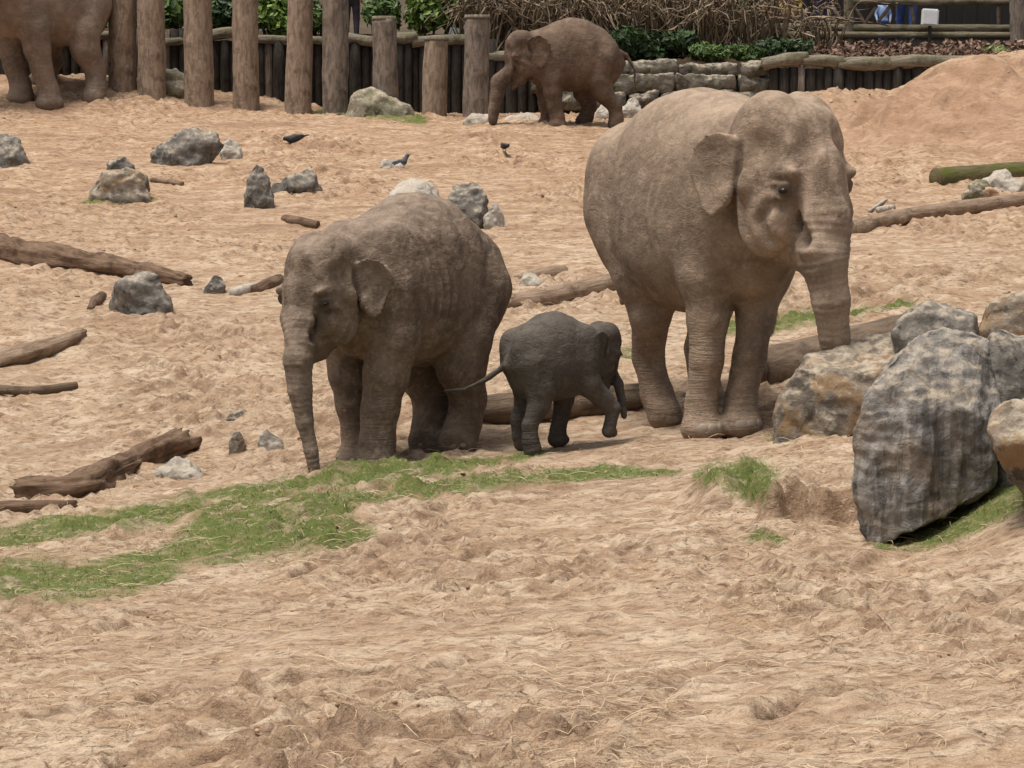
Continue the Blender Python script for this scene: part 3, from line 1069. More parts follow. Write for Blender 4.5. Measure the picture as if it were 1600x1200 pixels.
def tube(path, rad, nseg=16, rough=.0, seed=0, ridge=0.0, step=.05, caps=True, ragged=0.0):
    """round bar along a path with bumps; returns verts, faces, along, round"""
    path = np.array(path, float)
    seg = np.linalg.norm(np.diff(path, axis=0), axis=1)
    s = np.concatenate([[0], np.cumsum(seg)])
    n = max(3, int(s[-1] / step))
    t = np.linspace(0, s[-1], n)
    c = np.stack([np.interp(t, s, path[:, i]) for i in range(3)], 1)
    if len(path) > 2:
        kk = max(1, n // 12)
        ker = np.ones(2 * kk + 1) / (2 * kk + 1)
        cs = np.stack([np.convolve(np.pad(c[:, i], kk, mode='reflect', reflect_type='odd'), ker, 'valid') for i in range(3)], 1)
        c = cs
    r = np.interp(t, s, rad)
    tg = np.gradient(c, axis=0)
    tg /= np.linalg.norm(tg, axis=1, keepdims=True)
    ref = np.array((0, 0, 1.0)) if abs(tg[0][2]) < .8 else np.array((0, 1.0, 0))
    u = np.cross(ref, tg)
    u /= np.linalg.norm(u, axis=1, keepdims=True)
    w = np.cross(tg, u)
    a = np.linspace(0, 2 * np.pi, nseg, endpoint=False)
    ring = np.cos(a)[None, :, None] * u[:, None] + np.sin(a)[None, :, None] * w[:, None]
    q = np.stack([np.repeat(t[:, None] * 2.2, nseg, 1), np.cos(a)[None] * 1.1 + 0 * t[:, None], np.sin(a)[None] * 1.1 + 0 * t[:, None]], -1).reshape(-1, 3) + seed * 5.3
    k = 1 + rough * fbm(q, 3).reshape(n, nseg)
    if ridge:
        q2 = np.stack([np.repeat(t[:, None] * .9, nseg, 1), np.cos(a)[None] * 3.2 + 0 * t[:, None], np.sin(a)[None] * 3.2 + 0 * t[:, None]], -1).reshape(-1, 3) + seed * 3.1
        k += ridge * (.4 - np.abs(gnoise(q2))).reshape(n, nseg)
    V = c[:, None] + ring * (r[:, None] * k)[..., None]
    if ragged:
        rg = np.random.default_rng(seed)
        V[0] -= tg[0] * (rg.uniform(0, ragged, nseg) * r[0])[:, None]
        V[-1] += tg[-1] * (rg.uniform(0, ragged, nseg) * r[-1])[:, None]
    V = V.reshape(-1, 3)
    i = np.arange(n - 1)[:, None] * nseg + np.arange(nseg)[None]
    j = np.arange(n - 1)[:, None] * nseg + (np.arange(nseg)[None] + 1) % nseg
    Fc = [tuple(f) for f in np.stack([i, j, j + nseg, i + nseg], -1).reshape(-1, 4).tolist()]
    al, rd = np.repeat(t, nseg), np.tile(np.minimum(np.arange(nseg), nseg - np.arange(nseg)) / nseg * 2, n)
    if caps:
        V = np.concatenate([V, c[:1], c[-1:]])
        m = n * nseg
        Fc += [(m, (k2 + 1) % nseg, k2) for k2 in range(nseg)]
        b0 = (n - 1) * nseg
        Fc += [(m + 1, b0 + k2, b0 + (k2 + 1) % nseg) for k2 in range(nseg)]
        al = np.concatenate([al, [0, s[-1]]])
        rd = np.concatenate([rd, [0, 0]])
    return V, Fc, al, rd


def bar(name, path, rad, mat, parent=None, **kw):
    V, Fc, al, rd = tube(path, rad, **kw)
    org = V.mean(0)
    o = mesh_obj(name, V - org, Fc, mat, parent, loc=org if parent is None else org - np.array(parent.location))
    add_attr(o, 'along', al)
    add_attr(o, 'round', rd)
    return o


def lay(pts, sink=.45, lo=6.0):
    """log course from (px, py of the axis, radius px): rests on the ground below it"""
    P, Rr = [], []
    for px, py, r in pts:
        g = ground_at(px, py + r * (1 - sink), lo)
        sc = g[1] / F_PX
        q = at(px, py, g[1] + r * sc * .6)
        P.append(q)
        Rr.append(r * sc)
    return P, Rr


def build_logs():
    def log(pts, label, mat, group=None, lo=6.0, cat='log', name='fallen_log', **kw):
        P, Rr = lay(pts, lo=lo)
        return tag(bar(name, P, Rr, mat, **kw), label, cat, group)
    g = 'logs lying in the enclosure'
    log([(-60, 385, 18), (0, 390, 20), (60, 402, 22), (140, 413, 20), (220, 426, 15), (290, 440, 9)], 'long rotten brown log above the round blue-grey rock', WD_ROT, g, rough=.34, ridge=.6, seed=1, nseg=30, step=.03, ragged=.9)
    log([(-70, 580, 17), (-10, 566, 16), (40, 553, 15), (90, 538, 13), (125, 524, 10)], 'pale weathered log with a dark underside, left of the slope', WD_TAN, g, rough=.25, ridge=.4, seed=2, nseg=24, step=.03, ragged=.8)
    log([(-60, 603, 6), (0, 609, 7), (60, 612, 8), (120, 602, 6)], 'thin grey branch lying below the weathered log', WD_DARK, g, cat='branch', name='fallen_branch', rough=.15, seed=3, nseg=12, step=.03)
    o = log([(40, 768, 20), (80, 768, 23), (125, 763, 24), (165, 744, 24), (205, 725, 20), (245, 708, 24), (285, 694, 21)], 'gnarled dark log with a broken end beside the grass', WD_ROT, g, rough=.36, ridge=.65, seed=14, nseg=30, step=.02, ragged=.9)
    log([(-40, 798, 12), (20, 795, 12), (70, 793, 10), (118, 789, 7)], 'flat rotten wood scrap below the gnarled log', WD_ROT, g, rough=.2, ridge=.4, seed=5, nseg=16, step=.03, ragged=.6)
    log([(780, 479, 17), (860, 465, 17), (985, 437, 17)], 'smooth tan log behind the calf', WD_TAN, g, rough=.06, ridge=.12, seed=6, nseg=22)
    log([(808, 440, 10), (845, 430, 12), (882, 425, 11)], 'short tan branch stub resting by the smooth log', WD_TAN, g, cat='branch', name='branch_stub', rough=.12, ridge=.2, seed=7, nseg=18, step=.03)
    log([(1176, 588, 40), (1280, 562, 38), (1400, 530, 34), (1480, 505, 28)], 'thick dark log behind the adult elephant\'s trunk', WD_DARK, g, rough=.08, ridge=.18, seed=8, nseg=30, lo=21.9)
    log([(720, 648, 24), (800, 640, 26), (900, 630, 26), (1000, 622, 24)], 'half buried log in the earth bank behind the calf', WD_DARK, g, rough=.12, ridge=.25, seed=9, nseg=26, lo=21.8)
    log([(1325, 360, 15), (1400, 341, 14), (1480, 329, 13), (1560, 318, 12), (1660, 305, 11)], 'long bleached pole lying on the slope below the mossy log', WD_TAN, g, rough=.1, ridge=.15, seed=10, nseg=18)
    log([(1462, 280, 17), (1540, 274, 17), (1680, 264, 17)], 'cut mossy green log at the foot of the sand mound', WD_MOSS, g, rough=.05, ridge=.12, seed=11, nseg=22)
    log([(445, 342, 7), (465, 347, 9), (497, 351, 6)], 'short red-brown wood stub on the bare slope', WD_ROT, g, name='wood_stub', cat='wood', rough=.1, seed=12, nseg=14, step=.02)
    log([(362, 458, 7), (388, 452, 9), (408, 448, 8)], 'pale peeled bark scrap left of the young elephant', RK_PALE, g, name='bark_scrap', cat='bark', rough=.2, ridge=.3, seed=13, nseg=14, step=.02)
    log([(398, 454, 9), (418, 446, 11), (436, 438, 10)], 'brown broken branch end left of the young elephant', WD_ROT, g, name='branch_stub', cat='branch', rough=.2, ridge=.3, seed=17, nseg=16, step=.02)
    log([(140, 484, 5), (150, 470, 9), (160, 462, 7)], 'small red-brown root beside the round blue-grey rock', WD_ROT, g, name='root_stub', cat='root', rough=.2, seed=15, nseg=12, step=.02)
    log([(236, 281, 4), (262, 283, 5), (285, 287, 4)], 'low dark root ridge beside the blunt rock', WD_TAN, g, name='root_stub', cat='root', rough=.2, seed=16, nseg=12, step=.03)
    log([(1196, 520, 9), (1204, 500, 9), (1206, 470, 8)], 'short stump behind the adult elephant\'s foreleg', WD_TAN, g, name='wood_stub', cat='wood', rough=.1, seed=18, nseg=14, step=.03, lo=22.5)
    for k, (a, b, c) in enumerate([((1358, 330, 2.5), (1384, 312, 3), 'thin pale wood splinter by the long pole'), ((1372, 328, 5), (1396, 324, 5), 'small pale wood chunk by the long pole')]):
        log([a, ((a[0] + b[0]) / 2, (a[1] + b[1]) / 2, a[2]), b], c, RK_PALE, g, name='wood_chip', cat='wood', rough=.15, seed=20 + k, nseg=10, step=.03)


build_logs()
# ------------------------------------------------------------------ posts, palisades, wall, rail fence
WD_POST = wood_material('post_wood', (.20, .145, .105), (.35, .265, .195), (.47, .375, .285))
WD_POSTG = wood_material('post_wood_grey', (.13, .105, .085), (.27, .215, .17), (.40, .34, .28))
WD_PAL = wood_material('palisade_wood', (.03, .025, .02), (.06, .05, .042), (.16, .14, .12))
WD_COPE = wood_material('coping_wood', (.15, .125, .095), (.27, .23, .175), (.38, .34, .27), moss=.35)
WD_RAIL = wood_material('rail_wood', (.12, .10, .07), (.24, .20, .14), (.34, .29, .21), moss=.25)


def build_fences():
    # round timber posts
    rg = np.random.default_rng(5)
    posts = [(190, 21, -190, 104, 'p', 'tall tan post next to the cut off elephant'), (237, 21, -185, 106, 'p', 'tall tan post second from the cut off elephant'),
             (312, 22, -190, 142, 'p', 'tall tan post behind the mossy slab'), (384, 20, -180, 152, 'p', 'tall tan post between the dark shrub and the bright leafy shrub'),
             (465, 20, -175, 166, 'p', 'tall smooth tan post beside the greyest tall post'), (524, 20, -180, 172, 'g', 'tall grey-brown post left of the mossy rock'),
             (603, 19, 30, 168, 'g', 'short capped grey post behind the mossy rock'), (680, 19, 62, 186, 'p', 'shortest tan post, right of the mossy rock'), (744, 20, 28, 189, 'g', 'short weathered post with a yellow-green top by the far elephant')]
    for k, (px, hw, yt, yb, m, lab) in enumerate(posts):
        Y = 43.6 + (744 - px) * .0023 + .1 * rg.uniform(-1, 1)
        r = hw * Y / F_PX
        b, t_ = at(px, yb, Y), at(px + rg.uniform(-3, 3), yt, Y)
        b[2] = min(b[2], float(terr(b[0], b[1]))) - .35
        root = empty('timber_post', (b[0], b[1], b[2]))
        tag(root, lab, 'post', 'round timber posts before the palisade')
        mid = (b + t_) / 2 + np.array((rg.uniform(-.03, .03), 0, 0))
        bar('shaft', [b, mid, t_], [r * 1.04, r, r * .96], WD_POST if m == 'p' else WD_POSTG, root, rough=.07, ridge=.07, seed=60 + k, nseg=22, step=.06)
        if yt > 0:
            c = t_.copy()
            bar('post_top', [c - (0, 0, .01), c + (0, 0, .045)], [r * 1.03, r * .95], WD_COPE, root, rough=.05, seed=80 + k, nseg=22, step=.02)
    # dark palisade behind them; each log is a part
    root = empty('palisade', at(480, 170, 45.6))
    tag(root, 'dark palisade of upright logs behind the round timber posts', 'palisade')
    px = -420.0
    k = 0
    while px < 842:
        w = rg.uniform(12, 19)
        Y = 45.75 - (.0 if px < 740 else .35) + rg.uniform(-.04, .04)
        if px > 735:
            Y = 45.2 + rg.uniform(-.04, .04)
        yt = 64 + rg.uniform(-3, 4) + (22 if px > 765 else 0) + (-22 if 250 < px < 292 else 0) + (-10 if px < 180 else 0)
        a = at(px + w / 2, yt, Y)
        b = a.copy()
        b[2] = float(terr(a[0], 44.8)) - .3
        r = w / 2 * Y / F_PX
        bar('palisade_log', [b, a], [r, r * .97], WD_PAL if rg.uniform() < .86 else WD_POSTG, root, rough=.06, ridge=.12, seed=100 + k, nseg=12, step=.25)
        px += w * .97
        k += 1
    # rough coping logs lying on the palisade
    for k, (x0, y0, x1, y1, r) in enumerate([(-420, 55, -220, 52, 7), (-225, 52, -30, 54, 7), (-30, 52, 60, 50, 7), (60, 54, 175, 55, 7), (255, 66, 300, 62, 6), (330, 55, 372, 50, 8), (398, 62, 452, 64, 7), (480, 62, 510, 64, 6), (540, 58, 585, 66, 8), (618, 60, 650, 58, 9), (645, 66, 728, 62, 8), (764, 88, 848, 90, 8)]):
        Y = 45.7 if x0 < 740 else 45.2
        P = [at(x0, y0, Y), at((x0 + x1) / 2, (y0 + y1) / 2 + rg.uniform(-2, 2), Y), at(x1, y1, Y)]
        bar('coping_log', P, [r * Y / F_PX] * 3, WD_COPE, root, rough=.18, ridge=.2, seed=150 + k, nseg=14, step=.07, ragged=.4)
    # stone wall: each stone is a part
    root = empty('stone_wall', at(1020, 160, 44.9))
    tag(root, 'low rough grey-brown stone wall behind the far elephant', 'wall')
    rows = [(172, 144), (146, 119), (121, 96)]
    for j, (yb, yt) in enumerate(rows):
        px = 838.0 - 7 * (j % 2)
        while px < 1196:
            w = min(rg.uniform(45, 150), 1204 - px)
            Y = 44.75 + .06 * j + rg.uniform(-.05, .05)
            pts = []
            for sx in (0, 1):
                for sy_ in (0, 1):
                    for sd in (0, 1):
                        q = at(px + w * (.015 + .97 * sx) + rg.uniform(-4, 4), (yb if sy_ else yt) + rg.uniform(-6.0, 5.0), Y + .02)
                        q[1] += sd * .45
                        pts.append(q)
            q = at(px + w * .5, (yb + yt) / 2, Y - rg.uniform(.02, .1))
            pts.append(q)
            hull_rock('stone', pts, RK_WALL, vox=.028, rough=.028, k=.02, parent=root, seed=200 + int(px) + j, freq=5)
            px += w
    # right palisade
    root = empty('palisade', at(1350, 160, 44.7))
    tag(root, 'dark palisade of upright logs under a mossy coping, behind the sand mound', 'palisade')
    px, k = 1202.0, 0
    while px < 1720:
        w = rg.uniform(11, 20)
        Y = 44.75 + rg.uniform(-.05, .05)
        a = at(px + w / 2, 106 + rg.uniform(-2, 2), Y)
        b = a.copy()
        b[2] = float(terr(3.3, 43.8)) - .4
        r = w / 2 * Y / F_PX
        bar('palisade_log', [b, a], [r, r * .97], WD_PAL if rg.uniform() < .88 else WD_POSTG, root, rough=.06, ridge=.12, seed=300 + k, nseg=12, step=.25)
        px += w * .97
        k += 1
    for k, (x0, y0, x1, y1, r) in enumerate([(1192, 100, 1262, 90, 10), (1255, 95, 1320, 98, 9), (1310, 99, 1400, 98, 10), (1392, 98, 1470, 97, 10), (1462, 97, 1560, 98, 11), (1550, 98, 1640, 100, 12), (1630, 100, 1730, 100, 12)]):
        P = [at(x0, y0, 44.7), at((x0 + x1) / 2, (y0 + y1) / 2 + rg.uniform(-3, 1), 44.7), at(x1, y1, 44.7)]
        bar('coping_log', P, [r * 44.7 / F_PX * q for q in (.9, 1.05, .9)], WD_COPE, root, rough=.2, ridge=.22, seed=350 + k, nseg=16, step=.06, ragged=.3)
    # rail fence on the terrace
    root = empty('rail_fence', at(1450, 90, 49.6))
    tag(root, 'rustic timber rail fence on the terrace with people behind it', 'fence')
    Yf = 49.6
    s = Yf / F_PX

    def rail(name, x0, y0, x1, y1, r, mat=WD_RAIL, dy=0.0, sd=0):
        P = [at(x0, y0, Yf + dy), at((x0 + x1) / 2, (y0 + y1) / 2 + .6, Yf + dy), at(x1, y1, Yf + dy)]
        bar(name, P, [r * s] * 3, mat, root, rough=.12, ridge=.14, seed=400 + sd, nseg=14, step=.08)
    rail('rail', 1180, 42, 1590, 44, 5.5, sd=1)
    rail('rail', 1225, 54, 1590, 55, 5.0, dy=-.08, sd=2)
    rail('rail', 1320, 2, 1600, 2, 6.0, sd=3)
    rail('rail', 1600, 46, 1760, 46, 5.5, sd=4)
    rail('fence_post', 1326, 92, 1326, -60, 8, sd=5)
    rail('fence_post', 1593, 100, 1593, -80, 15, WD_POSTG, dy=-.15, sd=6)
    rail('fence_post', 1195, 90, 1195, -40, 7, sd=7)
    for k, (x0, y0, x1, y1) in enumerate([(1334, 8, 1353, 40), (1370, 8, 1353, 34), (1392, 8, 1372, 34), (1424, 8, 1428, 38), (1300, 8, 1318, 40), (1262, 12, 1250, 40), (1258, 36, 1318, 34), (1560, 8, 1560, 42)]):
        rail('brace', x0, y0, x1, y1, 2.8, WD_POST, dy=.04, sd=10 + k)
    # low boards below the rails
    px, k = 1290.0, 0
    while px < 1585:
        w = rg.uniform(7, 12)
        a, b = at(px, 62, Yf - .04), at(px + w - .8, 90, Yf - .04)
        V = np.array([(x, y, z) for x in (a[0], b[0]) for y in (a[1], a[1] + .025) for z in (b[2] - .1, a[2] + rg.uniform(-.03, .03))])
        org = V.mean(0)
        o = mesh_obj('fence_board', V - org, [(0, 1, 3, 2), (4, 6, 7, 5), (0, 4, 5, 1), (2, 3, 7, 6), (1, 5, 7, 3), (0, 2, 6, 4)], WD_BOARD, root, smooth=False, loc=org - np.array(root.location))
        px += w
    # square white lamp box on a short stake
    c = at(1453, 27, Yf - .22)
    root = empty('white_box', (c[0], c[1], c[2] - .5))
    tag(root, 'square white box on a short dark stake before the rail fence', 'box')
    h = 13 * (Yf - .2) / F_PX
    bm = bmesh.new()
    bmesh.ops.create_cube(bm, size=1)
    bmesh.ops.scale(bm, vec=(2 * h, .12, 2 * h), verts=bm.verts)
    bmesh.ops.bevel(bm, geom=bm.edges[:], offset=.018, segments=2, affect='EDGES')
    me = bpy.data.meshes.new('casing')
    bm.to_mesh(me)
    bm.free()
    me.materials.append(MAT_WHITE)
    o = bpy.data.objects.new('casing', me)
    C.objects.link(o)
    o.parent = root
    o.location = (0, 0, .5)
    o.rotation_euler = (0, R(3), 0)
    bm = bmesh.new()
    bmesh.ops.create_cube(bm, size=1)
    bmesh.ops.scale(bm, vec=(2 * h * .8, .01, 2 * h * .8), verts=bm.verts)
    me = bpy.data.meshes.new('cover')
    bm.to_mesh(me)
    bm.free()
    me.materials.append(MAT_WHITE)
    o = bpy.data.objects.new('cover', me)
    C.objects.link(o)
    o.parent = root
    o.location = (0, -.062, .5)
    o.rotation_euler = (0, R(3), 0)
    st = at(1453, 45, Yf - .22)
    bar('stake', [(st[0], st[1], float(terr(st[0], st[1])) - .2), (st[0], st[1], c[2] - h + .02)], [.03, .03], WD_PAL, root, nseg=10, step=.1)


def flat_material(name, c, rough=.8, c2=None, scale=8):
    t = NT(name, rough, .25)
    c2 = c2 or tuple(q * .7 for q in c)
    t.color(t.mix(t.ramp(t.noise(t.coord('Object'), scale, 5, .6), .35, .65), c2, c))
    t.bump(t.noise(t.coord('Object'), scale * 4, 3), .3, .01)
    return t.m


RK_WALL = rock_material('wall_stone', (.085, .075, .06), (.165, .145, .118), (.26, .235, .195), moss=.25)
MAT_WHITE = flat_material('white_plastic', (.82, .82, .80), .45, (.74, .74, .72))
_b = NT('board_wood', .9, .15)
_b.color(_b.mix(_b.noise(_b.coord('Object', (12, 12, 1.5)), 3, 4, .6), (.10, .09, .075), (.22, .20, .165)))
WD_BOARD = _b.m
build_fences()


# ------------------------------------------------------------------ shrubs and trees behind
def leaf_material(name, a, b, c):
    t = NT(name, .55, .3)
    r = t.attr('rnd')
    k = t.mix(t.ramp(r, 0, .7), a, b)
    t.color(t.mix(t.ramp(r, .8, 1.0), k, c))
    t.b.inputs['Subsurface Weight'].default_value = 0.0
    return t.m


LF_DARK = leaf_material('leaf_dark', (.018, .035, .012), (.04, .075, .022), (.075, .12, .035))
LF_MID = leaf_material('leaf_mid', (.04, .075, .018), (.085, .14, .03), (.16, .22, .055))
LF_BRIGHT = leaf_material('leaf_bright', (.07, .12, .02), (.15, .23, .04), (.27, .34, .08))
LF_DEAD = leaf_material('leaf_dead', (.11, .06, .04), (.20, .115, .075), (.30, .20, .13))
BARK = flat_material('shrub_bark', (.13, .10, .07), .9)
TWIG = leaf_material('dry_twig', (.12, .085, .052), (.215, .155, .098), (.35, .265, .17))


def leaves(centers, rad, n, size, rg, elong=1.7):
    """n leaf faces spread through blobs; returns verts, faces"""
    idx = rg.integers(0, len(centers), n)
    d = rg.normal(size=(n, 3))
    d /= np.linalg.norm(d, axis=1, keepdims=True)
    rr = rg.uniform(.45, 1.05, n) ** .6
    p = np.array(centers)[idx] + d * (np.array(rad)[idx] * rr[:, None])
    nrm = d + rg.normal(size=(n, 3)) * .6 + np.array((0, -.15, .35))
    nrm /= np.linalg.norm(nrm, axis=1, keepdims=True)
    t1 = np.cross(nrm, rg.normal(size=(n, 3)))
    t1 /= np.linalg.norm(t1, axis=1, keepdims=True) + 1e-9
    t2 = np.cross(nrm, t1)
    s = size * rg.uniform(.6, 1.3, n)[:, None]
    V = np.stack([p - t1 * s * elong * .5, p + t2 * s * .4 + nrm * s * .1, p + t1 * s * elong * .5, p - t2 * s * .4 + nrm * s * .1], 1).reshape(-1, 3)
    return V, np.arange(4 * n).reshape(-1, 4)


def shrub(name, label, cat, x0, x1, y0, y1, Y, mat, n=1600, size=.085, seed=0, group=None, nb=9, depth=.5, stems=5):
    rg = np.random.default_rng(seed)
    s = Y / F_PX
    cx = ((x0 + x1) / 2 - 800) * s
    zt, zb = at(800, y0, Y)[2], at(800, y1, Y)[2]
    zg = float(terr(cx, Y)) - .08
    root = empty(name, (cx, Y, zg))
    tag(root, label, cat, group)
    w, h = (x1 - x0) * s / 2, (zt - zb) / 2
    cs, rs = [], []
    for k in range(nb):
        u = rg.uniform(-1, 1)
        v = rg.uniform(-.8, .7)
        r = rg.uniform(.28, .5)
        cs.append((u * w * .72, rg.uniform(-1, 1) * depth * .6, (zt + zb) / 2 - zg + v * h * .65))
        rs.append((w * r * .9 + .05, depth * r + .05, h * r + .05))
    V, Fc = leaves(cs, rs, n, size, rg)
    o = mesh_obj('crown', V, Fc, mat, root, smooth=False)
    add_attr(o, 'rnd', np.repeat(rg.uniform(0, 1, n), 4))
    for k in range(stems):
        c = cs[k % nb]
        b = np.array((c[0] * .4 + rg.uniform(-.05, .05), rg.uniform(-.1, .1), 0))
        bar('stem', [b + np.array(root.location), (b + np.array(c)) / 2 + rg.normal(size=3) * .04 + np.array(root.location), np.array(c) + np.array(root.location)], [.03, .022, .012], BARK, root, nseg=6, step=.15)
    return root


def bare_bush(label, x0, x1, y0, y1, Y, n=120, seed=0, droop=.5, group='tangles of bare stems on the terrace', rad=.009):
    """a tangle of dry stems that rise from the ground and hang over"""
    rg = np.random.default_rng(seed)
    s = Y / F_PX
    cx = ((x0 + x1) / 2 - 800) * s
    zt, zb = at(800, y0, Y)[2], at(800, y1, Y)[2]
    zg = float(terr(cx, Y))
    root = empty('bare_bush', (cx, Y, zg))
    tag(root, label, 'bush', group)
    w, h = (x1 - x0) * s / 2, zt - zb
    VV, FF, off, rn = [], [], 0, []
    for k in range(n):
        b = np.array((rg.normal() * w * .4, rg.normal() * .25, -.05))
        top = np.array((b[0] + rg.normal() * w * .45, b[1] + rg.normal() * .3 - .1, (zb - zg) + h * rg.uniform(.45, 1.1)))
        end = top + np.array((rg.normal() * .45, -.2 + rg.normal() * .2, -droop * h * rg.uniform(.1, 1.1)))
        mid = (top + end) / 2 + rg.normal(size=3) * .12
        j = (b + top) / 2 + rg.normal(size=3) * .15
        V, Fc, _, _ = tube([b, j, top, mid, end], [rad * 1.5, rad * 1.2, rad, rad * .8, rad * .4], nseg=4, step=.12, caps=False)
        V = V + rg.normal(size=V.shape) * .006
        VV.append(V)
        FF += [tuple(i + off for i in f) for f in Fc]
        off += len(V)
        rn.append(np.full(len(V), rg.uniform()))
    o = mesh_obj('stems', np.concatenate(VV), FF, TWIG, root)
    add_attr(o, 'rnd', np.concatenate(rn))
    return root


def build_plants():
    g = 'green shrubs on the terrace'
    shrub('shrub', 'dark glossy evergreen shrub above the stone wall', 'shrub', 940, 1085, 42, 98, 46.3, LF_DARK, 2600, .085, 1, g)
    shrub('shrub', 'dark low evergreen shrub over the far elephant\'s rump', 'shrub', 840, 950, 52, 98, 46.5, LF_DARK, 1800, .08, 2, g)
    shrub('shrub', 'low mossy green cushion above the end of the stone wall', 'shrub', 1080, 1210, 68, 98, 46.0, LF_MID, 1800, .05, 3, g)
    shrub('shrub', 'dark green ivy mound beside the mossy coping', 'shrub', 1165, 1260, 58, 94, 46.2, LF_DARK, 1500, .055, 14, g)
    shrub('shrub', 'bright green leafy shrub between short capped post and weathered post', 'shrub', 610, 735, -30, 60, 47.2, LF_BRIGHT, 2600, .085, 4, g)
    shrub('shrub', 'mid green leafy shrub between the two smooth tall posts', 'shrub', 398, 462, -20, 62, 47.0, LF_BRIGHT, 1800, .09, 5, g)
    shrub('shrub', 'dark green shrub behind the third tall post', 'shrub', 325, 385, -20, 60, 47.2, LF_DARK, 1500, .09, 6, g)
    shrub('shrub', 'spiky green shrub between second and third tall posts', 'shrub', 245, 300, -10, 52, 47.0, LF_MID, 1300, .10, 7, g)
    shrub('shrub', 'green sprig growing beside the greyest tall post', 'shrub', 480, 512, -10, 58, 47.0, LF_MID, 800, .08, 8, g)
    shrub('shrub', 'thin leafy shrub behind the short capped post', 'shrub', 575, 625, -10, 50, 47.6, LF_MID, 700, .08, 9, g)
    shrub('shrub', 'small bright green plant below the lower rails', 'shrub', 1525, 1582, 74, 98, 47.5, LF_BRIGHT, 500, .06, 10, g)
    for k, (x0, x1, y0, y1, Y, lab) in enumerate([(715, 800, -25, 45, 46.6, 'tangle of bare brown stems beside the weathered post'), (790, 880, -30, 48, 47.0, 'tangle of bare brown stems above the far elephant\'s head'),
                                                  (870, 965, -30, 55, 46.8, 'bare hanging stems above the far elephant\'s back'), (955, 1060, -35, 55, 47.0, 'bare hanging stems above the dark glossy shrub'),
                                                  (1050, 1150, -30, 62, 46.9, 'bare hanging stems above the stone wall'), (1140, 1225, -25, 75, 47.2, 'upright bare stems where the rail fence begins'), (1225, 1330, 0, 80, 48.2, 'sparse bare stems under the rails')]):
        bare_bush(lab, x0, x1, y0, y1, Y, n=130 if k < 5 else (90 if k == 5 else 40), seed=30 + k, droop=.7 if k < 5 else .2)
    # fallen leaves under the rails
    rg = np.random.default_rng(77)
    n = 2600
    x, y = rg.uniform(4.0, 9.0, n), rg.uniform(45.4, 49.3, n)
    V, Fc = leaves(np.stack([x, y, terr(x, y) + .05], 1)[rg.integers(0, n, n)], np.full((n, 3), .06), n, .07, rg)
    o = mesh_obj('leaf_litter', V, Fc, LF_DEAD, smooth=False)
    add_attr(o, 'rnd', np.repeat(rg.uniform(0, 1, n), 4))
    tag(o, 'rust brown fallen leaves on the terrace under the rails', 'leaves', kind='stuff')
    # hedge trees that close the view
    shrub('hedge_tree', 'dark hedge tree at the far end of the palisade', 'tree', -430, -230, -110, 75, 51.8, LF_DARK, 4200, .12, 48, 'hedge trees closing the view', nb=16, depth=1.0)
    shrub('hedge_tree', 'green hedge tree before the far end of the palisade', 'tree', -260, -70, -110, 75, 51.4, LF_MID, 4200, .12, 49, 'hedge trees closing the view', nb=16, depth=1.0)
    for k, (x0, x1, m, lab) in enumerate([(-90, 60, LF_DARK, 'dark hedge tree behind the cut off elephant'), (40, 200, LF_DARK, 'dark hedge tree behind the first tall post'), (180, 330, LF_MID, 'green hedge tree behind the second tall post'),
                                          (310, 470, LF_MID, 'green hedge tree behind the leafy shrubs'), (440, 590, LF_DARK, 'dark hedge tree rising behind the beige hut'), (570, 730, LF_MID, 'green hedge tree rising behind the beige hut'), (690, 860, LF_DARK, 'dark hedge tree behind the bare stems by the weathered post'), (840, 1010, LF_DARK, 'dark hedge tree behind the hanging stems'), (990, 1190, LF_DARK, 'dark hedge tree behind the stems over the stone wall')]):
        shrub('hedge_tree', lab, 'tree', x0, x1, -110, 75, (51.5 if k not in (4, 5) else 55.5) + .4 * (k % 2), m, 4200, .12, 50 + k, 'hedge trees closing the view', nb=16, depth=1.0)


build_plants()


def board_wall(name, label, cat, x0, x1, y0, y1, Y, mat, bw=26, roof=None):
    """timber wall of single upright boards"""
    rg = np.random.default_rng(int(x0 + 1000))
    s = Y / F_PX
    a = at(x0, y1, Y)
    root = empty(name, a)
    tag(root, label, cat)
    px = x0
    while px < x1:
        w = min(rg.uniform(.8, 1.2) * bw, x1 - px + 1)
        p, q = at(px, y0, Y), at(px + w - 1.2, y1, Y)
        dy = rg.uniform(-.01, .01)
        V = np.array([(x, y + dy, z) for x in (p[0], q[0]) for y in (p[1], p[1] + .04) for z in (q[2], p[2])])
        org = V.mean(0)
        mesh_obj('board', V - org, [(0, 1, 3, 2), (4, 6, 7, 5), (0, 4, 5, 1), (2, 3, 7, 6), (1, 5, 7, 3), (0, 2, 6, 4)], mat, root, smooth=False, loc=org - a)
        px += w
    p, q = at(x0, y0, Y), at(x1, y1, Y)
    for z in (p[2] - .1, q[2] + .35):
        V = np.array([(x, y, zz) for x in (p[0], q[0]) for y in (Y - .05, Y - .012) for zz in (z - .06, z + .06)])
        org = V.mean(0)
        mesh_obj('cross_beam', V - org, [(0, 1, 3, 2), (4, 6, 7, 5), (0, 4, 5, 1), (2, 3, 7, 6), (1, 5, 7, 3), (0, 2, 6, 4)], mat, root, smooth=False, loc=org - a)
    return root


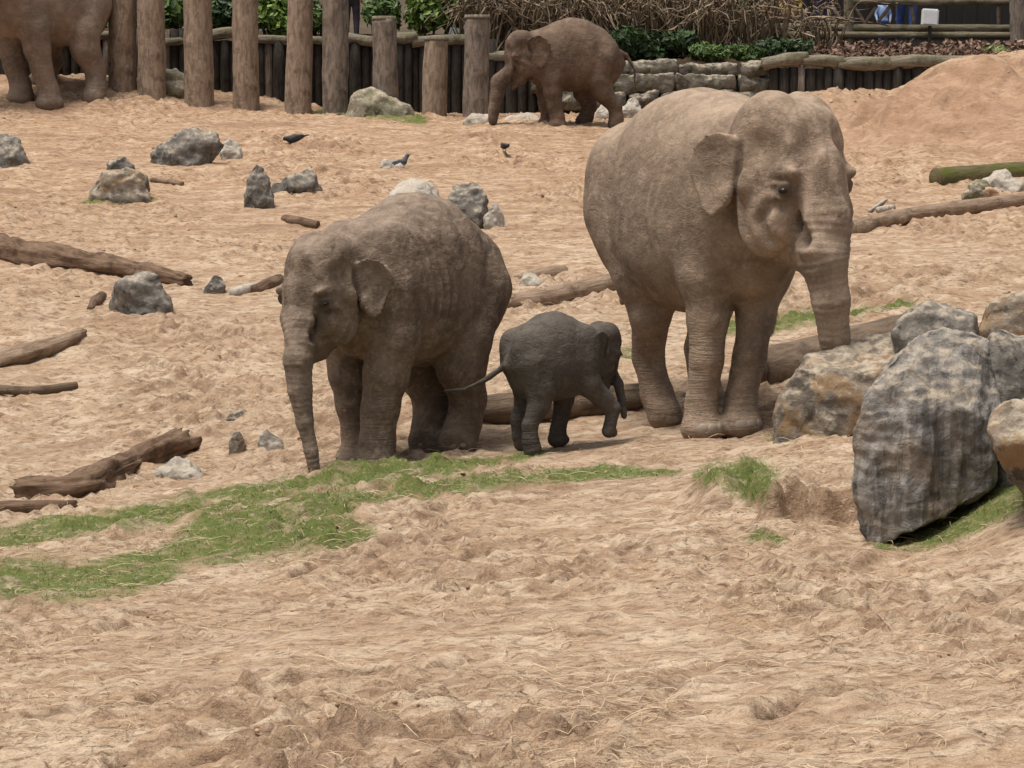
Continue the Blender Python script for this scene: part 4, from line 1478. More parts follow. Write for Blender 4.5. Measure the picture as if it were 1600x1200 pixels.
# ------------------------------------------------------------------ people behind the rails
def person(label, px, Y, h, top, legs_c, hair, stride=.0, yaw=0.0, skin=(.5, .31, .22)):
    x = (px - 800) / F_PX * Y
    z = float(terr(x, Y))
    root = empty('person', (x, Y, z), yaw)
    tag(root, label, 'person', 'people behind the rail fence')
    k = h / 1.7
    fd = Field(np.array((-.42, -.36, -.02)) * k, np.array((.42, .4, 1.78)) * k, .022 * max(k, .6))

    def P(*v):
        return np.array(v) * k
    for sg in (1, -1):
        fd.chain([P(.09 * sg, 0, .9), P(.1 * sg, .03 - stride * sg * .5, .5), P(.1 * sg, stride * sg * -.8, .1)], [.095 * k, .07 * k, .05 * k], .03 * k)
        fd.chain([P(.1 * sg, stride * sg * -.8, .05), P(.11 * sg, stride * sg * -.8 - .14, .035)], [.05 * k, .04 * k], .03 * k)
        fd.chain([P(.17 * sg, 0, 1.4), P(.25 * sg, .02, 1.12), P(.22 * sg, -.12, .93)], [.065 * k, .05 * k, .038 * k], .04 * k)
        fd.ell(P(.215 * sg, -.15, .88), np.array((.025, .04, .06)) * k, .02 * k)
        for f in range(4):
            fd.cone(P((.20 + .012 * f) * sg, -.165 + .02 * f, .85), P((.20 + .012 * f) * sg, -.165 + .022 * f, .78 + .01 * abs(f - 1)), .011 * k, .009 * k, .008 * k)
        fd.cone(P(.195 * sg, -.15, .9), P(.175 * sg, -.19, .85), .012 * k, .01 * k, .01 * k)
    fd.ell(P(0, 0, .93), np.array((.165, .12, .15)) * k, .05 * k)
    fd.ell(P(0, 0, 1.2), np.array((.17, .115, .28)) * k, .06 * k)
    fd.cone(P(0, .01, 1.4), P(0, 0, 1.52), .06 * k, .05 * k, .04 * k)
    fd.ell(P(0, -.01, 1.6), np.array((.078, .095, .115)) * k, .02 * k)
    fd.ell(P(0, -.105, 1.585), np.array((.014, .022, .022)) * k, .015 * k)
    V, Fc = fd.mesh(1)
    ms = [flat_material('skin', skin), flat_material('jacket', top), flat_material('trousers', legs_c), flat_material('hair', hair)]
    o = mesh_obj('body', V, Fc, None, root)
    for m in ms:
        o.data.materials.append(m)
    c = V[Fc].mean(1) / k
    idx = np.where(c[:, 2] < .92, 2, 1)
    idx[(c[:, 2] > 1.46)] = 0
    idx[(np.abs(c[:, 0]) > .17) & (c[:, 2] < .93)] = 0
    idx[(c[:, 2] > 1.62) & (c[:, 1] > -.07)] = 3
    idx[c[:, 2] > 1.66] = 3
    o.data.polygons.foreach_set('material_index', idx.astype(np.int32))
    for sg in (1, -1):
        v, f = ball(8, 6)
        mesh_obj('eye', v * .011 * k + P(.03 * sg, -.096, 1.61), f, MAT_EYE, root)


def build_people():
    person('small child in a pale blue top behind the rails', 1376, 50.4, .86, (.30, .42, .68), (.10, .17, .42), (.55, .60, .68))
    person('person in blue jeans standing behind the rails', 1412, 50.9, 1.74, (.12, .14, .25), (.05, .09, .26), (.05, .035, .02), stride=.12)
    person('person in a dark purple coat behind the bare stems', 1283, 51.0, 1.68, (.13, .09, .17), (.09, .075, .12), (.08, .05, .03))
    person('person in a mustard yellow coat behind the upright stems', 1232, 51.2, 1.2, (.50, .33, .09), (.42, .28, .08), (.06, .04, .03))
    person('person in dark clothes behind the tall grey-brown post', 551, 50.6, 1.45, (.30, .12, .04), (.06, .05, .06), (.05, .03, .02))
    t = NT('dark_boards', .9, .15)
    t.color(t.mix(t.noise(t.coord('Object', (9, 9, 1)), 2, 4), (.018, .017, .016), (.05, .046, .04)))
    board_wall('timber_shelter', 'dark timber wall of the visitor shelter behind the rail fence', 'building', 1170, 1760, -110, 78, 53.0, t.m, 24)
    t = NT('beige_boards', .85, .2)
    t.color(t.mix(t.noise(t.coord('Object', (5, 5, 1)), 2, 4), (.36, .28, .20), (.46, .37, .27)))
    board_wall('beige_hut', 'beige boarded hut seen between the tall and short posts', 'building', 455, 700, -40, 78, 53.5, t.m, 30)


build_people()
# ------------------------------------------------------------------ elephants
def skin_material(name, base, dust, dark, dusty=0.5, pink=None, pinkw=0.0, bumpy=1.0):
    t = NT(name, 0.88, 0.22)
    v = t.coord('Object')
    n1 = t.noise(v, 2.6, 5, 0.6)
    n2 = t.noise(v, 9, 5, 0.65)
    n3 = t.noise(v, 34, 3, 0.6)
    c = t.mix(t.ramp(n1, 0.35, 0.7), dark, base)
    c = t.mix(t.ramp(t.math('ADD', t.math('MULTIPLY', n2, 0.6), t.math('MULTIPLY', n3, 0.4)), 0.42, 0.74, 0, dusty), c, dust)
    sp_ = t.ramp(t.noise(v, 70, 2, 0.7), 0.66, 0.8, 0, 0.2)
    c = t.mix(sp_, c, dust)
    # sand that lies on the upward faces of the back and head
    up = t.new('SeparateXYZ')
    t.l.new(t.new('NewGeometry').outputs['Normal'], up.inputs[0])
    lay = t.math('MULTIPLY', t.ramp(up.outputs['Z'], 0.25, 0.95), t.ramp(n2, 0.3, 0.65, 0.15, 0.75 * dusty + 0.1))
    c = t.mix(lay, c, dust)
    if pink:
        c = t.mix(t.math('MULTIPLY', t.math('MULTIPLY', t.attr('face'), pinkw), t.ramp(t.noise(v, 7, 4, 0.7), 0.48, 0.62)), c, pink)
    # bare dark skin round the eye, darker creases at mouth, ear and jaw
    c = t.mix(t.math('MULTIPLY', t.attr('eyed'), .85), c, tuple(q * .42 for q in dark))
    # creases are darker
    cr = t.voro(t.coord('Object', (1, 1, 1.6)), 30, 'DISTANCE_TO_EDGE')
    crk = t.ramp(cr, 0.0, 0.11)
    c = t.mix(t.ramp(cr, 0.0, 0.05, 0.4, 0.0), c, dark)
    t.color(c)
    t.bump(t.noise(t.coord('Object', (1, 1, 1.7)), 9, 4, 0.55, 0.8), 0.4 * bumpy, 0.035)
    t.bump(crk, 0.3 * bumpy, 0.008)
    t.bump(t.noise(v, 90, 3, 0.6), 0.3, 0.004)
    # long thin creases
    cz = t.noise(t.coord('Object', (1, 1, .55)), 5.5, 3, .5, 1.1)
    t.bump(t.ramp(t.math('ABSOLUTE', t.math('SUBTRACT', cz, .5)), 0, .022), .22, .010)
    cz = t.noise(t.coord('Object', (.8, .8, 1.6)), 11, 2, .5, .8)
    t.bump(t.ramp(t.math('ABSOLUTE', t.math('SUBTRACT', cz, .5)), 0, .04), .2, .007)
    # rings across the trunk, folds across the legs
    ring = t.new('TexWave', bands_direction='X', wave_profile='SAW')
    cx = t.new('CombineXYZ')
    t.put(cx.inputs[0], t.math('ADD', t.attr('ring'), t.math('MULTIPLY', t.noise(v, 9, 2), 0.05)))
    t.l.new(cx.outputs[0], ring.inputs['Vector'])
    ring.inputs['Scale'].default_value = 7.5
    ring.inputs['Distortion'].default_value = 0.0
    rw = t.math('MULTIPLY', t.attr('ringw'), t.ramp(t.noise(v, 6, 2), 0.3, 0.55, 0.3, 1.0))
    t.bump(t.math('MULTIPLY', ring.outputs['Fac'], rw), 0.9, 0.02)
    lw = t.noise(t.coord('Object', (.5, .5, 4.5)), 7.0, 4, .6, 1.2)
    t.bump(t.math('MULTIPLY', lw, t.attr('legw')), 0.75, 0.028)
    return t.m


_t = NT('toenail', 0.7, 0.3)
_t.color(_t.mix(_t.noise(_t.coord('Object'), 30), (0.22, 0.175, 0.135), (0.33, 0.27, 0.215)))
_t.bump(_t.noise(_t.coord('Object'), 80), 0.3, 0.004)
MAT_NAIL = _t.m

BODY = [(-1.13, 1.80, 1.22, .14), (-1.03, 2.05, 1.02, .36), (-.8, 2.25, .90, .50), (-.4, 2.40, .81, .60), (0, 2.46, .78, .63),
        (.35, 2.43, .82, .60), (.65, 2.36, .92, .52), (.9, 2.27, 1.08, .40), (1.05, 2.12, 1.3, .24)]
FRONT = [((.60, .27, 1.55), .30), ((.58, .32, 1.1), .225), ((.62, .31, .80), .175), ((.64, .30, .52), .142), ((.62, .29, .22), .138), ((.65, .29, .06), .168)]
HIND = [((-.70, .27, 1.5), .34), ((-.52, .33, 1.05), .25), ((-.56, .33, .78), .19), ((-.78, .31, .46), .138), ((-.77, .30, .2), .138), ((-.72, .30, .06), .16)]
TRUNK = [((.34, 0, .0), .21), ((.46, 0, -.28), .195), ((.53, 0, -.60), .17), ((.54, 0, -.95), .14), ((.55, 0, -1.3), .115), ((.6, 0, -1.65), .085)]
EAR = [(-.02, .20), (.05, .25), (.16, .27), (.28, .25), (.38, .17), (.44, .05), (.42, -.08), (.34, -.22), (.25, -.37), (.17, -.42), (.09, -.35), (.02, -.16)]


def rotm(yaw, pitch, roll=0.0):
    """columns: forward, left, up of a head turned by yaw (left +) and pitch (down +)"""
    return np.array((Matrix.Rotation(yaw, 3, 'Z') @ Matrix.Rotation(pitch, 3, 'Y') @ Matrix.Rotation(roll, 3, 'X')))


def elephant(name, label, pos, yaw, s, mat, vox, body=BODY, front=FRONT, hind=HIND, legs=None, legk=1.0, head=(1.25, 0, 1.85), hyaw=0.0, hpitch=0.0,
             hk=1.0, trunk=TRUNK, ear_out=(36, 36), ear_k=1.0, tail=None, folds=(), wr=0.004, nails=True, custom=None, seed=0, bn=2.3, bw=1.0, trunk_at=None, neck=.38, hipz=1.65, fw=1.0, broad=.010, bx=1.0, lip=1.0):
    root = empty(name, pos, yaw)
    tag(root, label, 'elephant', 'elephants in the enclosure')
    cy, sy = math.cos(yaw), math.sin(yaw)
    legs = legs or {}
    body = [(a * bx, b, c, d * bw) for a, b, c, d in body]
    front = [((p[0] * bx, p[1] * bw * fw, p[2]), r) for p, r in front]
    hind = [((p[0] * bx, p[1] * bw, p[2]), r) for p, r in hind]

    def gl(x, y):
        return float(terr(pos[0] + cy * x - sy * y, pos[1] + sy * x + cy * y)) - pos[2]
    chains = []
    for key, base, sgn in (('FL', front, 1), ('FR', front, -1), ('HL', hind, 1), ('HR', hind, -1)):
        if custom and key in custom:
            j = [(np.array(p) * s, r * s) for p, r in custom[key]]
        else:
            lg = legs.get(key, (0, 0))
            dx, dy = lg[:2]
            if lg[0] == 'at':                    # the foot stands under this pixel column at this distance
                wx, wy = (lg[1] - 800) / F_PX * lg[2] - pos[0], lg[2] - pos[1]
                dx = (cy * wx + sy * wy) / s - base[-1][0][0]
                dy = (-sy * wx + cy * wy) / s - base[-1][0][1] * sgn
            top = base[0][0][2]
            j = []
            for (p, r) in base:
                w = 1 - p[2] / top
                j.append((np.array([p[0] + dx * w, p[1] * sgn + dy * w, p[2]]) * s, r * s * (legk if p[2] < 1.0 else 1 + (legk - 1) * 0.5)))
            g = gl(*j[-1][0][:2])
            for p, r in j:
                w = max(0.0, 1 - p[2] / (1.0 * s))
                p[2] += g * w
        chains.append((key, j))
    hc = np.array(head, float) * s
    M = rotm(hyaw, hpitch)
    H = s * hk

    def hp(x, y, z):
        return hc + M @ (np.array([x, y, z], float) * H)
    tr = [(hp(*p), r * H) for p, r in trunk]
    if trunk_at:                                  # the trunk's lower course, given as pixel, distance, radius
        tr = tr[:trunk_at[0]]
        for a, b, Y, r in trunk_at[1]:
            w = at(a, b, Y) - np.array(pos)
            tr.append((np.array([cy * w[0] + sy * w[1], -sy * w[0] + cy * w[1], w[2]]), r))
    tl = [np.array(p, float) * s for p in (tail or [(-1.08, 0, 1.9), (-1.2, 0, 1.6), (-1.22, 0, 1.2), (-1.2, 0, .8)])]
    allp = [p for k, j in chains for p, r in j] + [p for p, r in tr] + tl + [hc + 0.8 * H, hc - 0.75 * H]
    st = np.array(body) * s
    lo = np.minimum(np.min(allp, 0), [st[0, 0], -st[:, 3].max(), 0]) - 0.24 * s
    hi = np.maximum(np.max(allp, 0), [st[-1, 0], st[:, 3].max(), st[:, 1].max()]) + 0.2 * s
    fd = Field(lo, hi, vox)
    fd.loft(st, 0.1 * s, bn)
    # shoulder blades, hips, chest
    for sg in (1, -1):
        fd.ell(np.array((.60 * bx, .30 * sg * bw * (fw if fw < 1 else 1), 1.65)) * s, np.array((.30, .2, .5)) * s, .16 * s, M=rotm(0, .12))
        fd.ell(np.array((-.78 * bx, .27 * sg * bw, hipz)) * s, np.array((.3, .24, .45)) * s, .18 * s, M=rotm(0, -.25))
    fd.ell(np.array((.74 * bx, 0, 1.35)) * s, np.array((.22, .27 * bw * fw, .4)) * s, .15 * s)
    for key, j in chains:
        pts, rad = [p for p, r in j], [r for p, r in j]
        fd.chain(pts, rad, .06 * s)
        f = pts[-1]
        if key[0] == 'F' and not (custom and key in custom):
            fd.ell(f + np.array((.03, 0, -.03)) * s, np.array((.185, .175, .1)) * s * legk, .07 * s)
    # neck
    nb = np.array((st[-2, 0] / s - .15, 0, .5 * (st[-2, 1] + st[-2, 2]) / s + .2)) * s
    fd.cone(nb, hp(-.14, 0, .03), neck * s, .27 * H, .12 * s)
    fd.cone(np.array((st[-2, 0] / s - .2, 0, st[-2, 1] / s - .34)) * s, hp(-.1, 0, .12), .31 * s, .27 * H, .1 * s)
    # head
    for sg in (1, -1):
        fd.ell(hp(.0, .135 * sg, .27), np.array((.31, .21, .30)) * H, .09 * H, M=M)
    fd.ell(hp(.03, 0, .03), np.array((.38, .335, .42)) * H, .1 * H, M=M)
    fd.ell(hp(.25, 0, .06), np.array((.17, .25, .40)) * H, .1 * H, M=M)
    for sg in (1, -1):
        fd.ell(hp(.285, .25 * sg, .03), np.array((.135, .07, .06)) * H, .06 * H, M=M)       # brow
        fd.ell(hp(.05, .225 * sg, -.28), np.array((.235, .12, .25)) * H, .1 * H, M=M)         # cheek
        fd.ell(hp(.25, .17 * sg, -.25), np.array((.16, .11, .17)) * H, .1 * H, M=M)
        fd.ell(hp(-.03, .325 * sg, -.05), np.array((.09, .055, .09)) * H, .035 * H, M=M)
    fd.chain([hp(.0, 0, -.38), hp(.18 * (.5 + .5 * lip), 0, -.42 - .1 * lip), hp(.36 * (.35 + .65 * lip), 0, -.44 - .2 * lip), hp(.45 * (.3 + .7 * lip), 0, -.46 - .26 * lip)], [.2 * H, .17 * H, (.15 - .05 * lip) * H, (.12 - .075 * lip) * H], .06 * H)
    for sg in (1, -1):
        fd.ell(hp(.13, .43 * sg, .19), np.array((.17, .14, .14)) * H, .07 * H, M=M, sub=True)   # temple hollow
        fd.ell(hp(.40, .17 * sg, .14), np.array((.05, .07, .16)) * H, .12 * H, M=M, sub=True)
    # trunk
    fd.chain([p for p, r in tr], [r for p, r in tr], .1 * H)
    for sg in (1, -1):
        fd.ell(hp(.31, .355 * sg, -.08), np.array((.125, .095, .085)) * H, .035 * H, M=M, sub=True)
        fd.ell(hp(.275, .275 * sg, -.085), np.array((.065, .042, .055)) * H, .025 * H, M=M)     # eyelids
        fd.ell(hp(.27, .29 * sg, -.05), np.array((.075, .04, .022)) * H, .03 * H, M=M)
        fd.ell(hp(.26, .285 * sg, -.15), np.array((.08, .035, .02)) * H, .03 * H, M=M)
        fd.ell(hp(.335, .3 * sg, -.3), np.array((.05, .2, .13)) * H, .09 * H, M=M, sub=True)    # fold beside the trunk root
    # ears
    for sg, eo in ((1, ear_out[0]), (-1, ear_out[1])):
        a = R(eo)
        U = M @ np.array((-math.cos(a), sg * math.sin(a), 0))
        V = M @ np.array((-.05, sg * -.24, 1.0))
        V -= U * (U @ V)
        V /= np.linalg.norm(V)
        W = np.cross(U, V) * sg
        W = W if (M.T @ W)[1] * sg > 0 else -W
        ep = np.array(EAR) * H * ear_k
        kk = H * ear_k
        fd.flap(ep, hp(-.12, .33 * sg, .06), U, V, W, .02 * H, lambda u, v, kk=kk: kk * (1.1 * np.clip(v / kk - .10, 0, 1) ** 1.5 - .12 * (np.clip(u, 0, 9) / kk) ** 2 + .02 * np.sin(v / kk * 11)), .03 * H)
    # tail
    fd.chain(tl, list(np.linspace(.06, .022, len(tl)) * s), .05 * s)
    V, faces = fd.mesh(2)
    N = vert_normals(V, faces)
    # loose hide: broad folds, then finer ones
    q = V / s
    w = fbm(np.stack([q[:, 0] * 3, q[:, 1] * 3, q[:, 2] * 1.6], 1) + seed, 3, .5)
    w2 = np.abs(gnoise(np.stack([q[:, 0] * 7, q[:, 1] * 7, q[:, 2] * 3.6], 1) + seed))
    w3 = np.abs(gnoise(np.stack([q[:, 0] * 14, q[:, 1] * 14, q[:, 2] * 9], 1) + seed + 5))
    disp = s * (broad * w + wr * (2.0 * w2 + 1.2 * w3))
    folds = [([np.array(p) * s for p in pl], amp * s, wd * s) for pl, amp, wd in folds]
    for sg in (1, -1):
        folds.append(([hp(-.17, .33 * sg, .02), hp(-.2, .31 * sg, -.18), hp(-.15, .27 * sg, -.38), hp(-.02, .2 * sg, -.54), hp(.12, .1 * sg, -.62)], .05 * H, .045 * H))
        folds.append(([hp(-.08, .36 * sg, .27), hp(-.07, .36 * sg, .1), hp(-.09, .36 * sg, -.1), hp(-.14, .34 * sg, -.2)], .03 * H, .028 * H))
        folds.append(([hp(.36, .27 * sg, -.2), hp(.27, .3 * sg, -.2), hp(.18, .32 * sg, -.12)], .014 * H, .02 * H))
        folds.append(([hp(.34, .27 * sg, -.2), hp(.2, .33 * sg, -.2), hp(.12, .33 * sg, -.3), hp(.17, .29 * sg, -.42), hp(.28, .22 * sg, -.48)], .03 * H, .04 * H))
        folds.append(([hp(.37, .24 * sg, -.14), hp(.3, .3 * sg, -.16), hp(.22, .32 * sg, -.12)], -.012 * H, .02 * H))
        folds.append(([hp(.37, .25 * sg, -.12), hp(.37, .23 * sg, -.3), hp(.41, .16 * sg, -.44), hp(.45, .06 * sg, -.56)], .055 * H, .034 * H))
        folds.append(([hp(.41, .05 * sg, .42), hp(.43, .07 * sg, .2), hp(.44, .09 * sg, -.05)], -.012 * H, .035 * H))
        folds.append(([hp(.30, .24 * sg, .34), hp(.35, .23 * sg, .18), hp(.37, .22 * sg, .06)], -.016 * H, .04 * H))
        folds.append(([hp(.37, .27 * sg, -.02), hp(.28, .31 * sg, .0), hp(.18, .33 * sg, -.03)], -.014 * H, .025 * H))
    for pl, amp, wd in folds:
        d, a = poly_dist(V, pl)
        L = sum(np.linalg.norm(np.subtract(x, y)) for x, y in zip(pl[:-1], pl[1:]))
        en = np.clip(np.minimum(a, L - a) / (0.12 * s), 0, 1)
        disp += en * amp * (-np.exp(-(d / wd) ** 2) + .45 * np.exp(-((d - 1.9 * wd) / wd) ** 2))
    V0 = V
    # rings and leg folds for the skin material
    dt, at_ = poly_dist(V, [p for p, r in tr])
    rr = np.interp(at_, np.concatenate([[0], np.cumsum([np.linalg.norm(b[0] - a[0]) for a, b in zip(tr[:-1], tr[1:])])]), [r for p, r in tr])
    ringw = sstep(1.5, 1.12, dt / rr) * sstep(.12 * H, .4 * H, at_)
    legw = np.zeros(len(V))
    for key, j in chains:
        d, a = poly_dist(V, [p for p, r in j[2:]])
        legw = np.maximum(legw, sstep(.26 * s, .19 * s, d) * sstep(0.85 * s, 0.6 * s, V[:, 2]))
    sw = at_ / (.052 * s) + .22 * gnoise(q * 4 + seed)
    disp += ringw * s * .0042 * np.clip(np.sin(2 * np.pi * sw), -.9, .4) * (.6 + .4 * np.clip(gnoise(q * 3 + 8) * 2, -1, 1))
    V = V0 + N * disp[:, None]
    eyed = np.zeros(len(V))
    for sg in (1, -1):
        eyed = np.maximum(eyed, np.exp(-(np.linalg.norm((V - hp(.31, .29 * sg, -.09)) / H, axis=1) / .095) ** 2))
        for pl in ([hp(.36, .25 * sg, -.3), hp(.41, .15 * sg, -.46), hp(.45, .06 * sg, -.56)], [hp(-.08, .36 * sg, .2), hp(-.09, .36 * sg, -.1), hp(-.2, .31 * sg, -.18), hp(-.15, .27 * sg, -.38), hp(-.02, .2 * sg, -.54)]):
            eyed = np.maximum(eyed, .8 * np.exp(-(poly_dist(V, pl)[0] / (.045 * H)) ** 2))
    face = sstep(.75 * H, .35 * H, np.linalg.norm(V - hp(.25, 0, 0.05), axis=1))
    o = mesh_obj('body', V, faces, mat, root)
    add_attr(o, 'ring', at_)
    add_attr(o, 'ringw', ringw)
    add_attr(o, 'legw', legw)
    add_attr(o, 'face', face)
    add_attr(o, 'eyed', eyed)
    # eyes
    for sg in (1, -1):
        v, f = ball(12, 8)
        mesh_obj('eye', (v * np.array((.036, .03, .021))) @ M.T * H + hp(.296, .298 * sg, -.09), f, MAT_EYE, root)
    if nails:
        for key, j in chains:
            f, r = j[-1]
            if custom and key in custom and key == nails:
                continue
            r = .166 * s * legk if key[0] == 'F' else .138 * s * legk
            for a in (-62, -32, 0, 32, 62) if key[0] == 'F' else (-50, -17, 17, 50):
                v, fc = ball(10, 7)
                ca, sa = math.cos(R(a)), math.sin(R(a))
                big = 1.0 if abs(a) < 40 else .8
                v = v * np.array((.022, .05, .044)) * s * big
                v = v @ np.array([[ca, sa, 0], [-sa, ca, 0], [0, 0, 1]])
                mesh_obj('toenail', v + np.array((f[0] + (.03 * s if key[0] == 'F' else 0) + r * ca, f[1] + r * sa, f[2] - .012 * s)), fc, MAT_NAIL, root)
    return root, V, faces


def stand(px, Y):
    x = (px - 800) / F_PX * Y
    return (x, Y, float(terr(x, Y)))


SK1 = skin_material('skin_adult', (.29, .215, .153), (.48, .355, .25), (.17, .122, .086), .55, (.52, .38, .29), .42, .8)
SK2 = skin_material('skin_young', (.195, .142, .103), (.35, .265, .195), (.105, .075, .053), .68, (.3, .235, .18), .45)
SK3 = skin_material('skin_calf', (.10, .085, .071), (.165, .138, .112), (.06, .05, .041), .5)
SK4 = skin_material('skin_rear', (.155, .105, .073), (.27, .185, .128), (.08, .053, .037), .5)
SK5 = skin_material('skin_far', (.26, .195, .148), (.39, .295, .225), (.145, .105, .078), .5)

DBG = {}


def build_elephants():
    # adult
    p = stand(1096, 21.45)
    DBG['E1'] = elephant('elephant', 'large pale brown adult elephant with trunk lowered behind the grey boulder', p, R(-64), 1.03, SK1, .0135, bw=.88, fw=.82, legk=.78,
             body=[(-1.13, 1.78, 1.2, .12), (-1.03, 2.0, 1.02, .33), (-.8, 2.2, .90, .48), (-.4, 2.35, .81, .60), (0, 2.40, .79, .63),
                   (.35, 2.36, .82, .60), (.65, 2.28, .92, .50), (.9, 2.18, 1.08, .36), (1.05, 2.05, 1.3, .22)],
             legs={'FR': ('at', 1096, 20.75), 'FL': ('at', 1155, 20.8), 'HR': ('at', 1042, 21.65), 'HL': ('at', 1112, 22.1)}, head=(1.14, .0, 1.79), hyaw=R(12), hpitch=R(0), wr=.0032, ear_k=.84, ear_out=(30, 22), lip=.3,
             folds=[([(.34, -.44, 1.95), (.24, -.53, 1.55), (.3, -.5, 1.2)], .014, .03), ([(.2, -.5, 1.8), (.14, -.55, 1.5), (.18, -.52, 1.25)], .009, .03)],
             trunk=[((.29, 0, .0), .20), ((.38, 0, -.28), .17)],
             trunk_at=(2, [(1284, 400, 20.05, .16), (1298, 470, 20.05, .122), (1305, 530, 20.1, .10), (1309, 590, 20.2, .085), (1306, 630, 20.3, .075)]))
    # young
    p = stand(636, 21.0)
    arcs = [([(x0 + .12, .40, 2.1), (x0 + .03, .52, 1.85), (x0 - .02, .59, 1.5), (x0 + .03, .57, 1.2)], .02, .026) for x0 in (.42, .33, .23, .12)]
    arcs += [([(.75, .3, 2.0), (.6, .42, 1.9), (.45, .45, 1.95)], .016, .025), ([(.85, .33, 1.75), (.7, .42, 1.65), (.6, .45, 1.7)], .014, .025)]
    DBG['E2'] = elephant('elephant', 'dark brown young elephant with its trunk tip on the ground by the grass', p, R(236), .78, SK2, .0115, bw=.96, hipz=1.5,
             body=[(-1.13, 1.7, 1.2, .12), (-1.03, 1.92, 1.02, .34), (-.8, 2.17, .90, .48), (-.4, 2.36, .81, .60), (-.05, 2.41, .79, .63),
                   (.3, 2.31, .82, .60), (.6, 2.16, .92, .52), (.9, 2.07, 1.08, .40), (1.05, 1.95, 1.3, .24)],
             legs={'FL': ('at', 583, 20.35), 'FR': ('at', 563, 20.7), 'HL': ('at', 714, 21.0), 'HR': ('at', 668, 21.15)}, head=(1.22, -.03, 1.57), hyaw=R(-6), hpitch=R(4), hk=.9, wr=.0045, legk=1.15, ear_k=.86, ear_out=(27, 30), broad=.017,
             folds=arcs,
             trunk=[((.28, 0, .0), .19), ((.36, 0, -.25), .165)],
             trunk_at=(2, [(466, 560, 19.95, .092), (468, 610, 19.95, .076), (476, 660, 19.95, .062), (486, 705, 19.95, .05), (492, 738, 19.95, .04)]))
    # calf
    p = stand(866, 20.75)
    DBG['E3'] = elephant('elephant', 'small dark grey elephant calf walking between the two larger elephants', p, R(24), .405, SK3, .008, bw=.95, bx=.80,
             body=[(-1.05, 1.62, 1.3, .12), (-.97, 1.9, 1.02, .34), (-.75, 2.14, .86, .5), (-.35, 2.34, .80, .60), (0.05, 2.40, .82, .62),
                   (.4, 2.30, .86, .56), (.7, 2.14, .95, .46), (.9, 2.02, 1.1, .34), (1.0, 1.92, 1.3, .22)],
             legs={'HR': ('at', 832, 20.5), 'HL': ('at', 817, 20.85), 'FL': ('at', 870, 20.95)},
             custom={'FR': [((.42, -.27, 1.5), .27), ((.52, -.32, 1.12), .22), ((.80, -.34, .84), .17), ((1.0, -.35, .66), .135), ((.93, -.36, .38), .105), ((.90, -.36, .26), .11), ((.99, -.36, .23), .08)]},
             head=(.90, .04, 1.68), hyaw=R(8), hpitch=R(18), hk=.9, wr=.004, nails=False, legk=1.02, neck=.34, ear_k=.95, ear_out=(30, 22),
             trunk=[((.28, 0, .0), .18), ((.34, 0, -.28), .14)],
             trunk_at=(2, [(966, 600, 20.95, .036), (972, 628, 20.95, .028), (975, 650, 20.95, .022)]),
             tail=[(-.82, 0, 1.6), (-.98, .1, 1.40), (-1.25, .26, 1.18), (-1.55, .45, 1.02), (-1.85, .62, 1.0)])
    # far ones
    p = stand(890, 42.0)
    DBG['E4'] = elephant('elephant', 'reddish brown young elephant standing before the dark palisade and stone wall', p, R(190), .615, SK4, .0155, nails=False, hipz=1.5, legk=1.2,
             body=[(-1.2, 1.7, 1.2, .12), (-1.1, 1.95, 1.0, .34), (-.8, 2.25, .90, .48), (-.4, 2.46, .80, .60), (0.05, 2.52, .79, .63),
                   (.4, 2.4, .82, .60), (.7, 2.25, .92, .52), (.95, 2.14, 1.08, .40), (1.1, 2.0, 1.3, .24)],
             legs={'FL': ('at', 872, 41.75), 'FR': ('at', 857, 42.2), 'HL': ('at', 962, 41.9), 'HR': ('at', 910, 42.2)}, head=(1.12, .05, 1.66), hyaw=R(8), hpitch=R(14), hk=.98, ear_k=1.15, ear_out=(44, 30),
             trunk=[((.26, 0, .0), .19), ((.34, 0, -.28), .16)],
             trunk_at=(2, [(780, 128, 41.8, .115), (776, 150, 41.8, .095), (772, 172, 41.8, .08), (770, 189, 41.8, .065)]),
             tail=[(-1.1, 0, 1.75), (-1.35, 0, 1.65), (-1.55, 0, 1.3), (-1.55, 0, 1.0)])
    p = stand(74, 44.3)
    DBG['E5'] = elephant('elephant', 'elephant cut off by the picture edge beside the tall timber posts', p, R(222), .93, SK5, .028, nails=False, legk=1.2,
             legs={'FL': ('at', 84, 43.85), 'FR': ('at', 38, 44.05), 'HL': ('at', 149, 44.2), 'HR': ('at', 66, 45.0)},
             tail=[(-1.08, 0.1, 1.9), (-1.2, .15, 1.6), (-1.22, .18, 1.2), (-1.15, .2, .8)])


build_elephants()
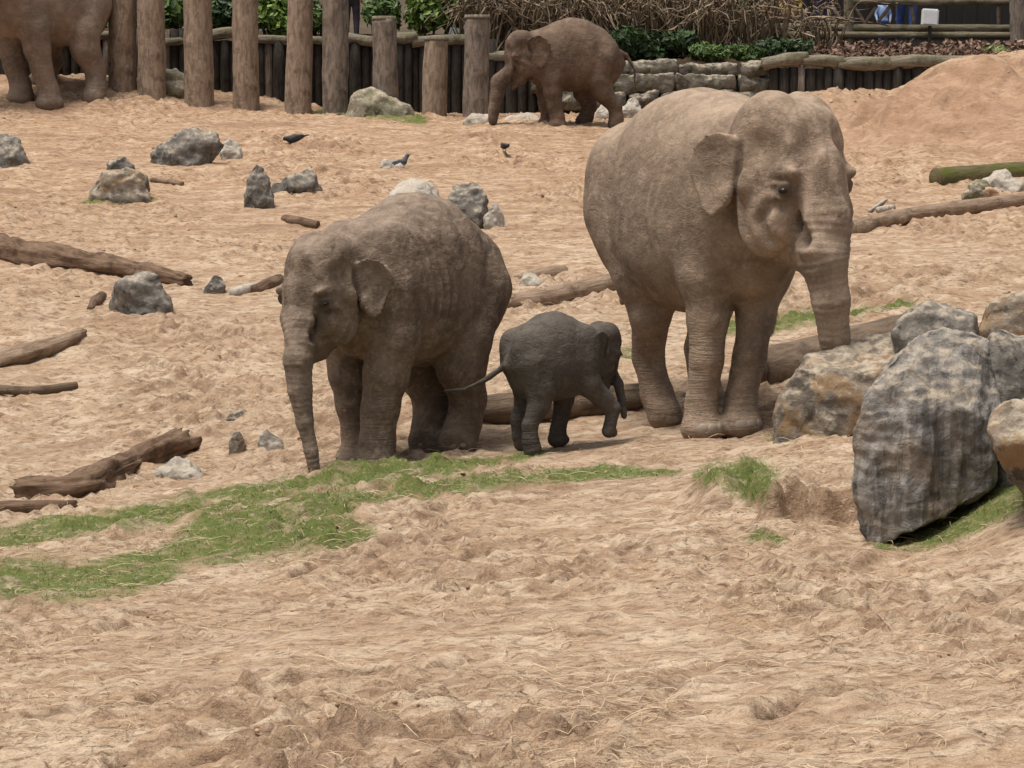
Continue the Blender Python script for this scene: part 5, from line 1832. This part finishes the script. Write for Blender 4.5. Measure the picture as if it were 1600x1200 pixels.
# ------------------------------------------------------------------ birds
def bird(label, px, py, length_px, yaw, pitch, col, col2, headup=.6, tailup=0.0):
    g = ground_at(px, py)
    z = gz(g[0], g[1])
    L = length_px * g[1] / F_PX
    root = empty('bird', (g[0], g[1], z), yaw)
    tag(root, label, 'bird', 'birds feeding on the slope')
    k = L / .32
    M = rotm(0, pitch)
    fd = Field(np.array((-.26, -.09, -.02)) * k, np.array((.24, .09, .3)) * k, .0075 * k)
    o_ = np.array((0, 0, .092))

    def P(x, y, z2):
        return (o_ + M @ np.array((x, y, z2))) * k
    fd.ell(P(0, 0, 0), np.array((.105, .056, .058)) * k, .02 * k, M=M)
    fd.ell(P(-.05, 0, .0), np.array((.10, .045, .04)) * k, .03 * k, M=M)
    fd.ell(P(-.16, 0, .0), np.array((.085, .028, .012)) * k, .03 * k, M=M)
    hd = P(.09, 0, .03) + np.array((.03, 0, headup * .07)) * k
    fd.cone(P(.06, 0, .015), hd, .042 * k, .03 * k, .02 * k)
    fd.ell(hd, np.array((.034, .03, .03)) * k, .01 * k)
    V, Fc = fd.mesh(1)
    o = mesh_obj('body', V, Fc, flat_material('feathers', col, .6, col2, 25), root)
    dn = -.6 + headup
    bk = np.array((1, 0, dn)) / math.hypot(1, dn)
    V, Fc, _, _ = tube([hd + bk * .025 * k, hd + bk * .065 * k], [.010 * k, .002 * k], nseg=8, step=.01 * k)
    mesh_obj('beak', V, Fc, flat_material('beak', (.05, .045, .04), .5), root)
    for sg in (1, -1):
        for name, off in (('wing', 0),):
            v, f = ball(12, 8)
            v = v * np.array((.125, .012, .042)) @ rotm(0, pitch + .08).T + np.array((-.04, .05 * sg, .099))
            mesh_obj('wing', v * k, f, flat_material('wing_feathers', col2, .6, col, 30), root)
        V, Fc, _, _ = tube([P(-.0, .025 * sg, -.04), np.array((.0, .025 * sg, .045)) * k, np.array((.01, .025 * sg, .0)) * k], [.007 * k, .005 * k, .005 * k], nseg=6, step=.02 * k)
        mesh_obj('leg', V, Fc, flat_material('bird_leg', (.25, .10, .08), .6), root)
        V, Fc, _, _ = tube([np.array((-.015, .025 * sg, .006)) * k, np.array((.035, .025 * sg, .006)) * k], [.005 * k, .004 * k], nseg=6, step=.02 * k)
        mesh_obj('foot', V, Fc, flat_material('bird_foot', (.25, .10, .08), .6), root)


bird('black bird pecking with head down and tail raised, beside the long rock', 459, 229, 34, R(185), R(14), (.02, .02, .024), (.035, .035, .04), headup=-.1)
bird('dark grey bird standing upright beside the low white stone', 626, 266, 32, R(12), R(-16), (.06, .065, .075), (.12, .125, .135), headup=.9)
bird('small black bird turned away, alone on the open sand', 788, 247, 26, R(110), R(5), (.022, .02, .022), (.04, .03, .03), headup=.2)
